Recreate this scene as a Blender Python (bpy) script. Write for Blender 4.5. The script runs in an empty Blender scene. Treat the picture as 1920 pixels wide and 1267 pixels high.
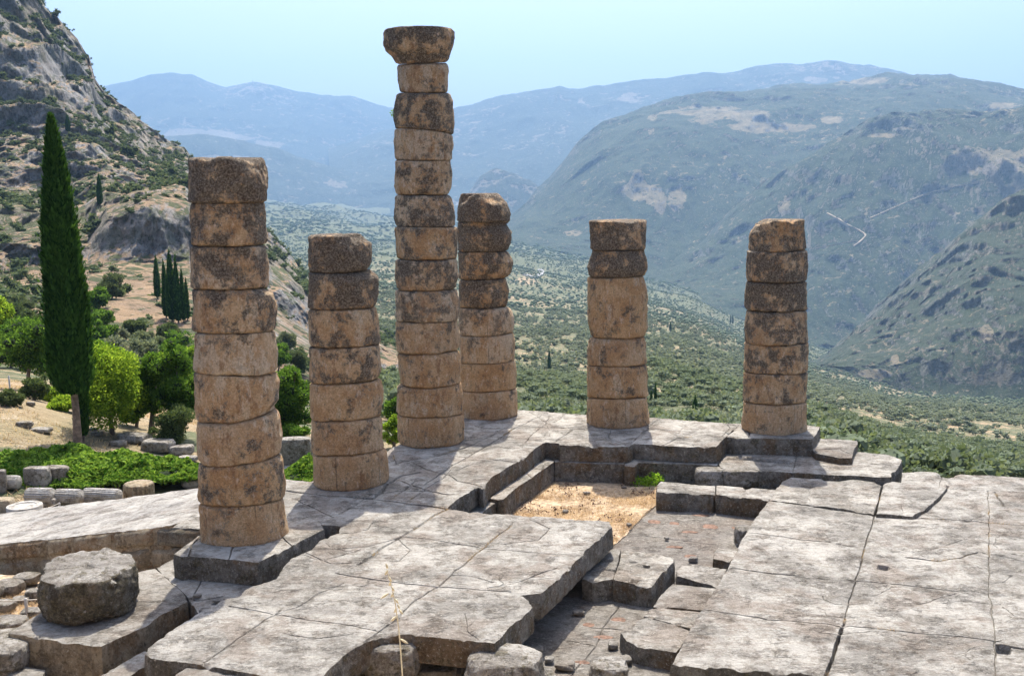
import bpy, math, random
import numpy as np
from mathutils import Vector, Matrix
from mathutils.geometry import delaunay_2d_cdt as cdt
from mathutils.bvhtree import BVHTree

S = bpy.context.scene
COL = S.collection
random.seed(7)
R = np.random.default_rng(7)

# ------------------------------------------------------------------ camera, sky, sun, exposure
F, PITCH, ROLL, H = 2018.6, 0.1376, 0.0151, 6.6992      # focal length in photo pixels, tilt, roll, eye height
cam = bpy.data.objects.new('camera', bpy.data.cameras.new('camera')); COL.objects.link(cam)
cam.data.sensor_width = 36; cam.data.lens = F / 1920 * 36
cam.data.clip_start = 0.1; cam.data.clip_end = 60000
cam.matrix_world = Matrix.Translation((0, 0, H)) @ Matrix.Rotation(math.pi / 2 - PITCH, 4, 'X') @ Matrix.Rotation(-ROLL, 4, 'Z')
S.camera = cam
SUN_EL, SUN_AZ = math.radians(62), math.radians(3.5)    # sun ahead of the camera, high
w = bpy.data.worlds.new('World'); S.world = w; w.use_nodes = True
nt = w.node_tree; nt.nodes.clear()
sky = nt.nodes.new('ShaderNodeTexSky'); sky.sky_type = 'NISHITA'; sky.sun_disc = False
sky.sun_elevation = SUN_EL; sky.sun_rotation = SUN_AZ; sky.altitude = 500; sky.air_density = 0.8; sky.dust_density = 8.0; sky.ozone_density = 5.0
bg = nt.nodes.new('ShaderNodeBackground'); bg.inputs[1].default_value = 0.12
wo = nt.nodes.new('ShaderNodeOutputWorld')
nt.links.new(sky.outputs[0], bg.inputs[0]); nt.links.new(bg.outputs[0], wo.inputs[0])
sun = bpy.data.objects.new('sun', bpy.data.lights.new('sun', 'SUN')); COL.objects.link(sun)
sun.data.energy = 3.6; sun.data.angle = math.radians(0.5); sun.data.color = (1.0, 0.94, 0.84)
sd = Vector((math.sin(SUN_AZ) * math.cos(SUN_EL), math.cos(SUN_AZ) * math.cos(SUN_EL), math.sin(SUN_EL)))
sun.rotation_euler = sd.to_track_quat('Z', 'Y').to_euler()
S.view_settings.view_transform = 'Standard'; S.view_settings.look = 'None'
S.view_settings.exposure = 1.29; S.view_settings.gamma = 1
S.cycles.max_bounces = 6; S.cycles.diffuse_bounces = 4; S.cycles.volume_bounces = 0
S.cycles.transmission_bounces = 3; S.cycles.transparent_max_bounces = 4
S.cycles.use_denoising = True

# ------------------------------------------------------------------ pixel rays onto real planes
CR, SR, CP, SP = math.cos(ROLL), math.sin(ROLL), math.cos(PITCH), math.sin(PITCH)
def ray(px, py):
    a = np.asarray(px, float) - 960; b = np.asarray(py, float) - 633.5
    u = a * CR - b * SR; v = a * SR + b * CR; yc = -v / F
    return u / F, CP + yc * SP, -SP + yc * CP
def G(px, py, z=0.0):
    x, y, k = ray(px, py); t = (z - H) / k
    return x * t, y * t
def axial(g): return g[1] * CP - (g[2] - H) * SP           # depth along the view axis
def zat(px, py, d):                                     # height of the sight line at horizontal distance d
    x, y, k = ray(px, py); t = d / np.hypot(x, y)
    return H + k * t
def topix(P):
    x, y, z = P[..., 0], P[..., 1], P[..., 2] - H
    zc = y * CP - z * SP; yc = y * SP + z * CP; u = F * x / zc; v = -F * yc / zc
    return 960 + u * CR + v * SR, 633.5 - u * SR + v * CR
TH = -0.3936
U = np.array([math.cos(TH), math.sin(TH)]); W = np.array([math.sin(TH), -math.cos(TH)])   # temple axes: along the flank, along the front towards us

# ------------------------------------------------------------------ noise
def _h(i, j, k):
    n = (i * 374761393 + j * 668265263 + k * 2147483647 + 1013904223) & 0xFFFFFFFF
    n = ((n ^ (n >> 13)) * 1274126177) & 0xFFFFFFFF
    n = ((n ^ (n >> 16)) * 2246822519) & 0xFFFFFFFF
    return ((n ^ (n >> 15)) & 0xFFFFFF) / 8388608.0 - 1.0
def vn(P):
    I = np.floor(P).astype(np.int64); f = P - I; f = f * f * (3 - 2 * f); i, j, k = I[..., 0], I[..., 1], I[..., 2]; a, b, c = f[..., 0], f[..., 1], f[..., 2]
    L = lambda p, q, t: p + (q - p) * t
    return L(L(L(_h(i, j, k), _h(i+1, j, k), a), L(_h(i, j+1, k), _h(i+1, j+1, k), a), b), L(L(_h(i, j, k+1), _h(i+1, j, k+1), a), L(_h(i, j+1, k+1), _h(i+1, j+1, k+1), a), b), c)
def fbm(P, o=4, g=0.5):
    s = 0; a = 1; t = 0
    for q in range(o):
        s = s + a * vn(P * 2 ** q + q * 17.3); t += a; a *= g
    return s / t
def ridged(P, o=4):
    s = 0; a = 1; t = 0
    for q in range(o):
        s = s + a * (1 - 2 * np.abs(vn(P * 2.1 ** q + q * 11.7))); t += a; a *= 0.5
    return s / t
def P3(x, y, z=0):
    x = np.asarray(x, float)
    return np.stack([x, np.asarray(y, float) + 0 * x, np.asarray(z, float) + 0 * x], -1)

# ------------------------------------------------------------------ materials
def lin(c): return tuple(c) + (1,)
class NT:
    def __init__(s, name):
        s.m = bpy.data.materials.new(name); s.m.use_nodes = True; s.t = s.m.node_tree
        s.b = s.t.nodes['Principled BSDF']; s.b.inputs['Roughness'].default_value = 0.9
        s.b.inputs['Specular IOR Level'].default_value = 0.25
        s.tc = s.t.nodes.new('ShaderNodeTexCoord')
    def n(s, k, **kw):
        o = s.t.nodes.new(k)
        for a, v in kw.items(): setattr(o, a, v)
        return o
    def lk(s, a, b): s.t.links.new(a, b)
    def coord(s, scale=(1, 1, 1), rot=(0, 0, 0), src='Object'):
        m = s.n('ShaderNodeMapping'); m.inputs['Scale'].default_value = scale; m.inputs['Rotation'].default_value = rot
        s.lk(s.tc.outputs[src], m.inputs[0]); return m.outputs[0]
    def noise(s, co, scale, detail=4, rough=0.55, dist=0.0):
        o = s.n('ShaderNodeTexNoise'); o.inputs['Scale'].default_value = scale; o.inputs['Detail'].default_value = detail
        o.inputs['Roughness'].default_value = rough; o.inputs['Distortion'].default_value = dist; s.lk(co, o.inputs['Vector']); return o.outputs['Fac']
    def voro(s, co, scale, feature='F1', rnd=1.0, out='Distance'):
        o = s.n('ShaderNodeTexVoronoi', feature=feature); o.inputs['Scale'].default_value = scale; o.inputs['Randomness'].default_value = rnd
        s.lk(co, o.inputs['Vector']); return o.outputs[out]
    def ramp(s, f, a, b, lo=0.0, hi=1.0):
        o = s.n('ShaderNodeMapRange'); o.inputs[1].default_value = a; o.inputs[2].default_value = b; o.inputs[3].default_value = lo; o.inputs[4].default_value = hi
        o.interpolation_type = 'SMOOTHSTEP'; s.lk(f, o.inputs[0]); return o.outputs[0]
    def math(s, op, a, b=None):
        o = s.n('ShaderNodeMath', operation=op)
        for i, v in enumerate((a, b)):
            if v is None: continue
            if isinstance(v, (int, float)): o.inputs[i].default_value = v
            else: s.lk(v, o.inputs[i])
        return o.outputs[0]
    def mix(s, f, a, b, mode='MIX'):
        o = s.n('ShaderNodeMix', data_type='RGBA', blend_type=mode)
        for i, v in ((0, f), (6, a), (7, b)):
            if isinstance(v, (int, float)): o.inputs[i].default_value = v
            elif isinstance(v, tuple): o.inputs[i].default_value = lin(v)
            else: s.lk(v, o.inputs[i])
        return o.outputs[2]
    def attr(s, name): 
        o = s.n('ShaderNodeAttribute', attribute_name=name); return o
    def done(s, colr, bump=None, strength=0.6, dist=0.02, rough=None):
        s.lk(colr, s.b.inputs['Base Color'])
        if rough is not None: s.b.inputs['Roughness'].default_value = rough
        if bump is not None:
            o = s.n('ShaderNodeBump'); o.inputs['Strength'].default_value = strength; o.inputs['Distance'].default_value = dist
            s.lk(bump, o.inputs['Height']); s.lk(o.outputs[0], s.b.inputs['Normal'])
        return s.m

def mat_column():
    s = NT('weathered_column_stone'); oi = s.n('ShaderNodeObjectInfo')
    ad = s.n('ShaderNodeVectorMath', operation='ADD'); co0 = s.coord()
    sc = s.n('ShaderNodeVectorMath', operation='SCALE'); sc.inputs['Scale'].default_value = 37.0
    cx = s.n('ShaderNodeCombineXYZ'); s.lk(oi.outputs['Random'], cx.inputs[0]); s.lk(oi.outputs['Random'], cx.inputs[2])
    s.lk(cx.outputs[0], sc.inputs[0]); s.lk(co0, ad.inputs[0]); s.lk(sc.outputs[0], ad.inputs[1]); co = ad.outputs[0]
    mp = s.n('ShaderNodeMapping'); mp.inputs['Scale'].default_value = (1, 1, 0.45); s.lk(co, mp.inputs[0]); cv = mp.outputs[0]
    sep = s.n('ShaderNodeSeparateColor'); s.lk(oi.outputs['Color'], sep.inputs[0]); dark, cream = sep.outputs[0], sep.outputs[1]
    big = s.noise(co, 1.6, 7, 0.66); med = s.noise(cv, 5.5, 8, 0.74, 0.1); fine = s.noise(co, 24, 6, 0.8); vf = s.noise(co, 80, 4, 0.75)
    c = s.mix(s.ramp(big, 0.40, 0.60), (0.74, 0.49, 0.285), (0.87, 0.67, 0.455))
    c = s.mix(oi.outputs['Random'], s.mix(1.0, c, (1.0, 0.93, 0.80), 'MULTIPLY'), s.mix(1.0, c, (0.98, 0.97, 0.93), 'MULTIPLY'))
    crm = s.ramp(s.math('ADD', s.noise(cv, 2.8, 7, 0.7, 0.2), s.math('MULTIPLY', cream, 0.16)), 0.58, 0.68)
    c = s.mix(s.math('MULTIPLY', crm, 0.85), c, (0.90, 0.76, 0.56))
    c = s.mix(s.ramp(med, 0.54, 0.62, 0.0, 0.85), c, (0.50, 0.29, 0.155))
    c = s.mix(s.ramp(fine, 0.62, 0.42, 0.0, 0.8), c, s.mix(1.0, c, (0.62, 0.54, 0.46), 'MULTIPLY'))
    c = s.mix(s.ramp(s.noise(cv, 9, 6, 0.7), 0.56, 0.66, 0.0, 0.65), c, (0.88, 0.72, 0.54))
    l1 = s.noise(co, 2.3, 9, 0.78)
    lf = s.ramp(s.math('ADD', s.math('ADD', l1, s.math('MULTIPLY', s.math('SUBTRACT', fine, 0.5), 0.30)), s.math('MULTIPLY', dark, 0.165)), 0.575, 0.625)
    c = s.mix(s.math('MULTIPLY', lf, 0.9), c, s.mix(s.ramp(fine, 0.44, 0.60), (0.062, 0.053, 0.043), (0.33, 0.275, 0.205)))
    l2 = s.ramp(s.noise(cv, 7.5, 8, 0.8), 0.57, 0.62); c = s.mix(s.math('MULTIPLY', l2, 0.6), c, (0.18, 0.14, 0.10))
    ws = s.math('MULTIPLY', s.ramp(s.voro(co, 21), 0.30, 0.12), s.ramp(s.noise(co, 3.7, 4, 0.6), 0.50, 0.60))
    c = s.mix(s.math('MULTIPLY', ws, 0.7), c, (0.56, 0.51, 0.43))
    pits = s.ramp(s.voro(co, 30), 0.24, 0.10); pm = s.math('MULTIPLY', pits, s.ramp(med, 0.44, 0.54))
    c = s.mix(s.math('MULTIPLY', pm, 0.75), c, (0.09, 0.055, 0.035))
    # upright joints of old repairs on the drums that show them
    gr = s.n('ShaderNodeTexGradient', gradient_type='RADIAL'); s.lk(co0, gr.inputs[0])
    an = s.math('FRACT', s.math('ADD', s.math('MULTIPLY', gr.outputs['Fac'], 5.0), s.math('ADD', s.math('MULTIPLY', oi.outputs['Random'], 7.0), s.math('MULTIPLY', med, 0.05))))
    jl = s.math('MULTIPLY', s.ramp(s.math('ABSOLUTE', s.math('SUBTRACT', an, 0.5)), 0.010, 0.004), s.math('MULTIPLY', sep.outputs[2], s.ramp(big, 0.44, 0.52)))
    c = s.mix(s.math('MULTIPLY', jl, 0.5), c, (0.13, 0.075, 0.045))
    pt_ = s.math('MULTIPLY', s.math('GREATER_THAN', an, 0.5), sep.outputs[2]); c = s.mix(s.math('MULTIPLY', pt_, 0.12), c, (0.86, 0.62, 0.40))
    b = s.math('ADD', s.math('MULTIPLY', med, 1.6), s.math('ADD', s.math('MULTIPLY', fine, 0.9), s.math('MULTIPLY', vf, 0.35)))
    b = s.math('SUBTRACT', b, s.math('MULTIPLY', jl, 1.5))
    b = s.math('SUBTRACT', b, s.math('MULTIPLY', pm, 0.9))
    return s.done(c, b, 1.0, 0.09)

def mat_pave(name, lightc, darkc, brown, amt=0.5, scale=1.0, lichen=0.0, flake=1.0):
    s = NT(name); co = s.coord(); rz = s.coord((1, 2.6, 1), (0, 0, -TH + 0.35))
    big = s.noise(co, 0.7 * scale, 8, 0.72); med = s.noise(co, 4.2 * scale, 8, 0.78); fine = s.noise(co, 19, 7, 0.82)
    st = s.noise(rz, 3.6, 9, 0.76, 0.5)
    c = s.mix(s.ramp(big, 0.40, 0.58), darkc, lightc)
    c = s.mix(s.math('MULTIPLY', s.ramp(s.noise(co, 0.85, 8, 0.7, 0.3), 0.48, 0.60), amt), c, brown)
    c = s.mix(s.ramp(s.noise(co, 1.9 * scale, 8, 0.8), 0.52, 0.58, 0.0, 0.55), c, s.mix(1.0, c, (0.55, 0.52, 0.48), 'MULTIPLY'))
    c = s.mix(s.ramp(med, 0.46, 0.60, 0.0, 0.75), c, s.mix(1.0, c, (0.62, 0.585, 0.54), 'MULTIPLY'))
    c = s.mix(s.ramp(fine, 0.55, 0.64, 0.0, 0.6), c, (0.64, 0.595, 0.51))
    c = s.mix(s.ramp(fine, 0.46, 0.34, 0.0, 0.75), c, s.mix(1.0, c, (0.42, 0.385, 0.34), 'MULTIPLY'))
    fl = s.math('ABSOLUTE', s.math('SUBTRACT', st, 0.5))
    crk = s.math('MULTIPLY', s.ramp(fl, 0.012, 0.003), s.ramp(s.noise(co, 1.9, 4, 0.6), 0.50, 0.58))
    c = s.mix(s.math('MULTIPLY', crk, 0.5 * flake), c, (0.06, 0.05, 0.04))
    wp = s.math('MULTIPLY', s.ramp(st, 0.58, 0.66), s.ramp(fine, 0.46, 0.56))
    c = s.mix(s.math('MULTIPLY', wp, 0.6), c, (0.70, 0.66, 0.58))
    if lichen:
        lf = s.ramp(s.noise(co, 4.5, 9, 0.8), 0.56 - 0.12 * lichen, 0.64 - 0.1 * lichen)
        c = s.mix(s.math('MULTIPLY', lf, 0.8), c, s.mix(s.ramp(fine, 0.42, 0.58), (0.05, 0.043, 0.03), (0.17, 0.14, 0.075)))
    tn = s.attr('tone').outputs['Fac']; c = s.mix(s.ramp(tn, 0.0, 1.0, 0.0, 0.75), c, s.mix(1.0, c, (0.66, 0.63, 0.60), 'MULTIPLY')); c = s.mix(s.ramp(tn, 0.0, -1.0, 0.0, 0.7), c, s.mix(1.0, c, (1.22, 1.20, 1.16), 'MULTIPLY'))
    b = s.math('ADD', s.math('MULTIPLY', st, 1.6), s.math('ADD', s.math('MULTIPLY', fine, 0.7), med))
    b = s.math('SUBTRACT', b, s.math('MULTIPLY', crk, 0.5))
    return s.done(c, b, 1.0, 0.055)
M_COL = mat_column()
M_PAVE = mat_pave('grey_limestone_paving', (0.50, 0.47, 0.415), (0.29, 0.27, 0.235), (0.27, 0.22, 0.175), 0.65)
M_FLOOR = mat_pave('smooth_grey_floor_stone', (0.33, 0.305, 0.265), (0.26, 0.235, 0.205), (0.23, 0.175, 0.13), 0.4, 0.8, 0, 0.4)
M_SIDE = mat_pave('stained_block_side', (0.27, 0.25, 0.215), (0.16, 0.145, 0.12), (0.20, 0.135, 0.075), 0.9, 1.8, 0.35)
M_LICHSHADE = mat_pave('lichened_shaded_stone', (0.27, 0.245, 0.195), (0.075, 0.065, 0.048), (0.20, 0.15, 0.09), 0.6, 1.8, 1.0)  # lichen, with the drum side's shade also put into the dark base
M_ROCK = mat_pave('rough_lichen_rock', (0.48, 0.45, 0.40), (0.29, 0.265, 0.23), (0.24, 0.20, 0.15), 0.5, 1.6, 0.5)
M_WALL = mat_pave('ochre_block_wall', (0.50, 0.41, 0.28), (0.36, 0.29, 0.195), (0.32, 0.20, 0.10), 0.8, 1.6, 0.1, 0.2)
M_WALL2 = mat_pave('grey_block_wall', (0.40, 0.36, 0.28), (0.26, 0.225, 0.17), (0.27, 0.18, 0.10), 0.7, 1.6, 0.3, 0.2)
M_RAMP = mat_pave('pale_ramp_paving', (0.50, 0.475, 0.43), (0.38, 0.36, 0.33), (0.33, 0.29, 0.25), 0.5)
M_WHITE = mat_pave('pale_marble', (0.70, 0.67, 0.61), (0.50, 0.47, 0.42), (0.36, 0.30, 0.22), 0.3, 1.5)

def mat_leaf(name, a, b, trans=0.45, nscale=0.8, c3=None):
    s = NT(name); s.t.nodes.remove(s.b); oi = s.n('ShaderNodeObjectInfo')
    f = s.noise(s.coord(), nscale, 3, 0.6); ai = s.attr('tone')
    c = s.mix(s.ramp(s.math('ADD', s.math('MULTIPLY', f, 0.5), s.math('MULTIPLY', ai.outputs['Fac'], 0.5)), 0.2, 0.8), a, b)
    if c3: c = s.mix(s.ramp(oi.outputs['Random'], 0.2, 0.9), c, s.mix(0.55, c, c3))
    d = s.n('ShaderNodeBsdfDiffuse'); t = s.n('ShaderNodeBsdfTranslucent'); m = s.n('ShaderNodeMixShader'); m.inputs[0].default_value = trans
    s.lk(c, d.inputs[0]); s.lk(s.mix(1.0, c, (1.25, 1.2, 0.7), 'MULTIPLY'), t.inputs[0]); s.lk(d.outputs[0], m.inputs[1]); s.lk(t.outputs[0], m.inputs[2])
    s.lk(m.outputs[0], s.t.nodes['Material Output'].inputs[0]); return s.m
L_CYP = mat_leaf('dark_cypress_leaf', (0.014, 0.042, 0.010), (0.075, 0.16, 0.03), 0.35)
L_OLIVE = mat_leaf('grey_green_olive_leaf', (0.12, 0.145, 0.095), (0.27, 0.295, 0.215), 0.35, 0.6, (0.11, 0.16, 0.065))
L_SHRUB = mat_leaf('dark_shrub_leaf', (0.05, 0.08, 0.032), (0.13, 0.17, 0.07), 0.35, 0.6, (0.14, 0.17, 0.10))
L_PINE = mat_leaf('pine_leaf', (0.035, 0.085, 0.018), (0.15, 0.26, 0.045), 0.5)
L_LIME = mat_leaf('lime_green_leaf', (0.07, 0.15, 0.018), (0.32, 0.44, 0.055), 0.55)
L_VINE = mat_leaf('vine_leaf', (0.035, 0.11, 0.012), (0.27, 0.40, 0.07), 0.4, 3.0)
L_GRASS = mat_leaf('dry_grass', (0.38, 0.26, 0.16), (0.66, 0.51, 0.34), 0.3, 1.2)
L_WEED = mat_leaf('green_weed_leaf', (0.10, 0.22, 0.02), (0.28, 0.45, 0.06), 0.5)
def mat_plain(name, c, rough=0.85, v=0.25, sc=12):
    s = NT(name); f = s.noise(s.coord(), sc, 5, 0.65)
    return s.done(s.mix(s.ramp(f, 0.3, 0.7), tuple(x * (1 - v) for x in c), tuple(min(1, x * (1 + v)) for x in c)), f, 0.5, 0.02, rough)
M_BARK = mat_plain('bark', (0.17, 0.13, 0.10), 0.9, 0.45, 9)
M_PALEBARK = mat_plain('pale_bark', (0.23, 0.16, 0.115), 0.9, 0.45, 7)
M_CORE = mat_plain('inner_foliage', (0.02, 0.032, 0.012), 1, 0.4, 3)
M_STRAW = mat_plain('straw', (0.70, 0.60, 0.38), 0.8, 0.15, 30)
M_ROPE = mat_plain('rope', (0.55, 0.50, 0.42), 0.9, 0.15, 60)
M_POST = mat_plain('grey_post', (0.42, 0.40, 0.37), 0.7, 0.15, 40)
M_STEEL = mat_plain('mast_metal', (0.3, 0.3, 0.3), 0.5, 0.1, 1)
M_ROAD = mat_plain('pale_dirt_road', (0.36, 0.29, 0.21), 0.95, 0.12, 0.05)
M_ASPH = mat_plain('pale_worn_road', (0.26, 0.25, 0.24), 0.95, 0.1, 0.1)
M_SOIL = mat_plain('dry_soil', (0.39, 0.295, 0.195), 0.95, 0.45, 7)
M_RUST = mat_plain('red_brown_soil', (0.17, 0.105, 0.075), 0.95, 0.5, 14)
M_OCORE = mat_plain('inner_olive_foliage', (0.10, 0.125, 0.075), 1, 0.4, 1.5)

def mat_hill(name, soil, soil2, rock, scrub, scrub2, dots, cover, rockamt, dotmix=0.9, bumpd=3.0, cliff=True):
    """bare soil, rock where it is steep, scrub in dots of a few sizes; 'bare' attribute keeps fields open"""
    s = NT(name); co = s.coord(); geo = s.n('ShaderNodeNewGeometry'); sp = s.n('ShaderNodeSeparateXYZ'); s.lk(geo.outputs['True Normal'], sp.inputs[0])
    big = s.noise(co, dots * 0.06, 6, 0.6, 0.4); med = s.noise(co, dots * 0.5, 6, 0.65); fine = s.noise(co, dots * 3, 5, 0.7)
    c = s.mix(s.ramp(med, 0.35, 0.65), soil, soil2)
    rk = s.ramp(s.math('ADD', sp.outputs[2], s.math('MULTIPLY', s.math('SUBTRACT', med, 0.5), 0.8)), 0.86 - 0.2 * (1 - rockamt), 0.66 - 0.2 * (1 - rockamt)) if cliff else s.ramp(big, 0.7 - 0.2 * rockamt, 0.8 - 0.2 * rockamt)
    vs = s.noise(s.coord((1, 1, 0.22)), dots * 0.9, 7, 0.75, 0.4)
    rc = s.mix(s.ramp(vs, 0.42, 0.58), tuple(x * 0.30 for x in rock), rock); rc = s.mix(s.ramp(fine, 0.42, 0.6, 0.0, 0.5), rc, tuple(min(1, x * 1.35) for x in rock))
    rc = s.mix(s.ramp(big, 0.46, 0.58), rc, s.mix(0.5, rc, (0.33, 0.25, 0.17)))
    c = s.mix(rk, c, rc)
    ba = s.attr('bare').outputs['Fac']
    ba = s.math('MULTIPLY', s.ramp(s.math('ADD', s.math('MULTIPLY', ba, 0.6), s.math('MULTIPLY', s.math('ADD', big, med), 0.4)), 0.62, 0.88), ba); cov = s.math('SUBTRACT', s.math('ADD', s.math('ADD', s.math('MULTIPLY', s.math('SUBTRACT', big, 0.5), 1.5), cover), s.math('MULTIPLY', s.attr('lush').outputs['Fac'], 0.6)), s.math('MULTIPLY', ba, 0.72))
    d1 = s.voro(co, dots); d2 = s.voro(co, dots * 2.3)
    m1 = s.ramp(s.math('SUBTRACT', s.math('MULTIPLY', cov, 0.75), s.math('ADD', d1, s.math('MULTIPLY', s.math('SUBTRACT', fine, 0.5), 0.5))), -0.06, 0.06)
    m2 = s.ramp(s.math('SUBTRACT', s.math('MULTIPLY', cov, 0.55), d2), -0.06, 0.06)
    mm = s.math('MAXIMUM', m1, m2)
    if cliff: mm = s.math('MULTIPLY', mm, s.ramp(rk, 0.6, 1.0, 1.0, 0.45))
    sc = s.mix(s.voro(co, dots, 'F1', 1.0, 'Color'), scrub, scrub2)
    c = s.mix(s.math('MULTIPLY', mm, dotmix), c, sc)
    f2 = s.noise(co, dots * 4.0, 6, 0.85); c = s.mix(s.ramp(f2, 0.57, 0.62, 0.0, 0.75), c, tuple(min(1, (x + y) * 0.62) for x, y in zip(soil, rock))); c = s.mix(s.ramp(f2, 0.46, 0.38, 0.0, 0.7), c, tuple(x * 0.6 for x in scrub))
    b = s.math('ADD', s.math('MULTIPLY', mm, 0.5), s.math('ADD', s.math('MULTIPLY', vs, 1.2), s.math('ADD', med, s.math('MULTIPLY', f2, 0.5))))
    return s.done(c, b, 0.7, bumpd, 1.0)

# ------------------------------------------------------------------ mesh helpers
def link(name, me, mats, parent=None):
    o = bpy.data.objects.new(name, me); COL.objects.link(o)
    for m in (mats if isinstance(mats, (list, tuple)) else [mats]): me.materials.append(m)
    if parent: o.parent = parent
    return o
def tag(o, label=None, cat=None, group=None, kind=None):
    if label: o['label'] = label
    if cat: o['category'] = cat
    if group: o['group'] = group
    if kind: o['kind'] = kind
    return o
def empty(name, loc, label, cat, group=None):
    o = bpy.data.objects.new(name, None); COL.objects.link(o); o.location = loc; o.empty_display_size = 0.2
    return tag(o, label, cat, group)
def mesh(name, V, Fs, smooth=True, mi=None, tone=None):
    """V (n,3); Fs = list of arrays, each (m,k)"""
    me = bpy.data.meshes.new(name); V = np.ascontiguousarray(V, np.float32); Fs = [np.asarray(f, np.int32) for f in Fs if len(f)]
    nl = sum(f.size for f in Fs); nf = sum(len(f) for f in Fs)
    me.vertices.add(len(V)); me.vertices.foreach_set('co', V.ravel())
    me.loops.add(nl); me.polygons.add(nf)
    me.loops.foreach_set('vertex_index', np.concatenate([f.ravel() for f in Fs]))
    tot = np.concatenate([np.full(len(f), f.shape[1]) for f in Fs]); st = np.concatenate([[0], np.cumsum(tot)[:-1]])
    me.polygons.foreach_set('loop_start', st.astype(np.int32)); me.polygons.foreach_set('loop_total', tot.astype(np.int32))
    me.polygons.foreach_set('use_smooth', np.full(nf, smooth))
    if mi is not None: me.polygons.foreach_set('material_index', np.asarray(mi, np.int32))
    if tone is not None:
        a = me.attributes.new('tone', 'FLOAT', 'POINT'); a.data.foreach_set('value', np.ascontiguousarray(tone, np.float32))
    me.update(calc_edges=True); me.validate()
    return me
def resample(P, s, closed=True):
    P = np.asarray(P, float); Q = np.vstack([P, P[:1]]) if closed else P; out = []
    for a, b in zip(Q[:-1], Q[1:]):
        n = max(1, int(round(np.linalg.norm(b - a) / s)))
        out.append(a + (b - a) * (np.arange(n) / n)[:, None])
    if not closed: out.append(Q[-1:])
    return np.vstack(out)
def inside(P, poly):
    x, y = P[:, 0], P[:, 1]; r = np.zeros(len(P), bool)
    for (x0, y0), (x1, y1) in zip(poly, np.roll(poly, -1, 0)):
        c = (y0 > y) != (y1 > y)
        if c.any(): r[c] ^= x[c] < (x1 - x0) * (y[c] - y0) / (y1 - y0) + x0
    return r
def segdist(P, L):
    d = np.full(len(P), 1e9)
    for a, b in zip(L[:-1], L[1:]):
        ab = b - a; l2 = (ab ** 2).sum()
        if l2 < 1e-12: continue
        lo = np.minimum(a, b) - 0.6; hi = np.maximum(a, b) + 0.6
        m = np.where(((P > lo) & (P < hi)).all(1))[0]
        if not len(m): continue
        t = np.clip(((P[m] - a) @ ab) / l2, 0, 1); d[m] = np.minimum(d[m], np.linalg.norm(P[m] - a - t[:, None] * ab, axis=1))
    return d
def px2w(L, z): return np.array([G(x, y, z) for x, y in L], float)

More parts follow.
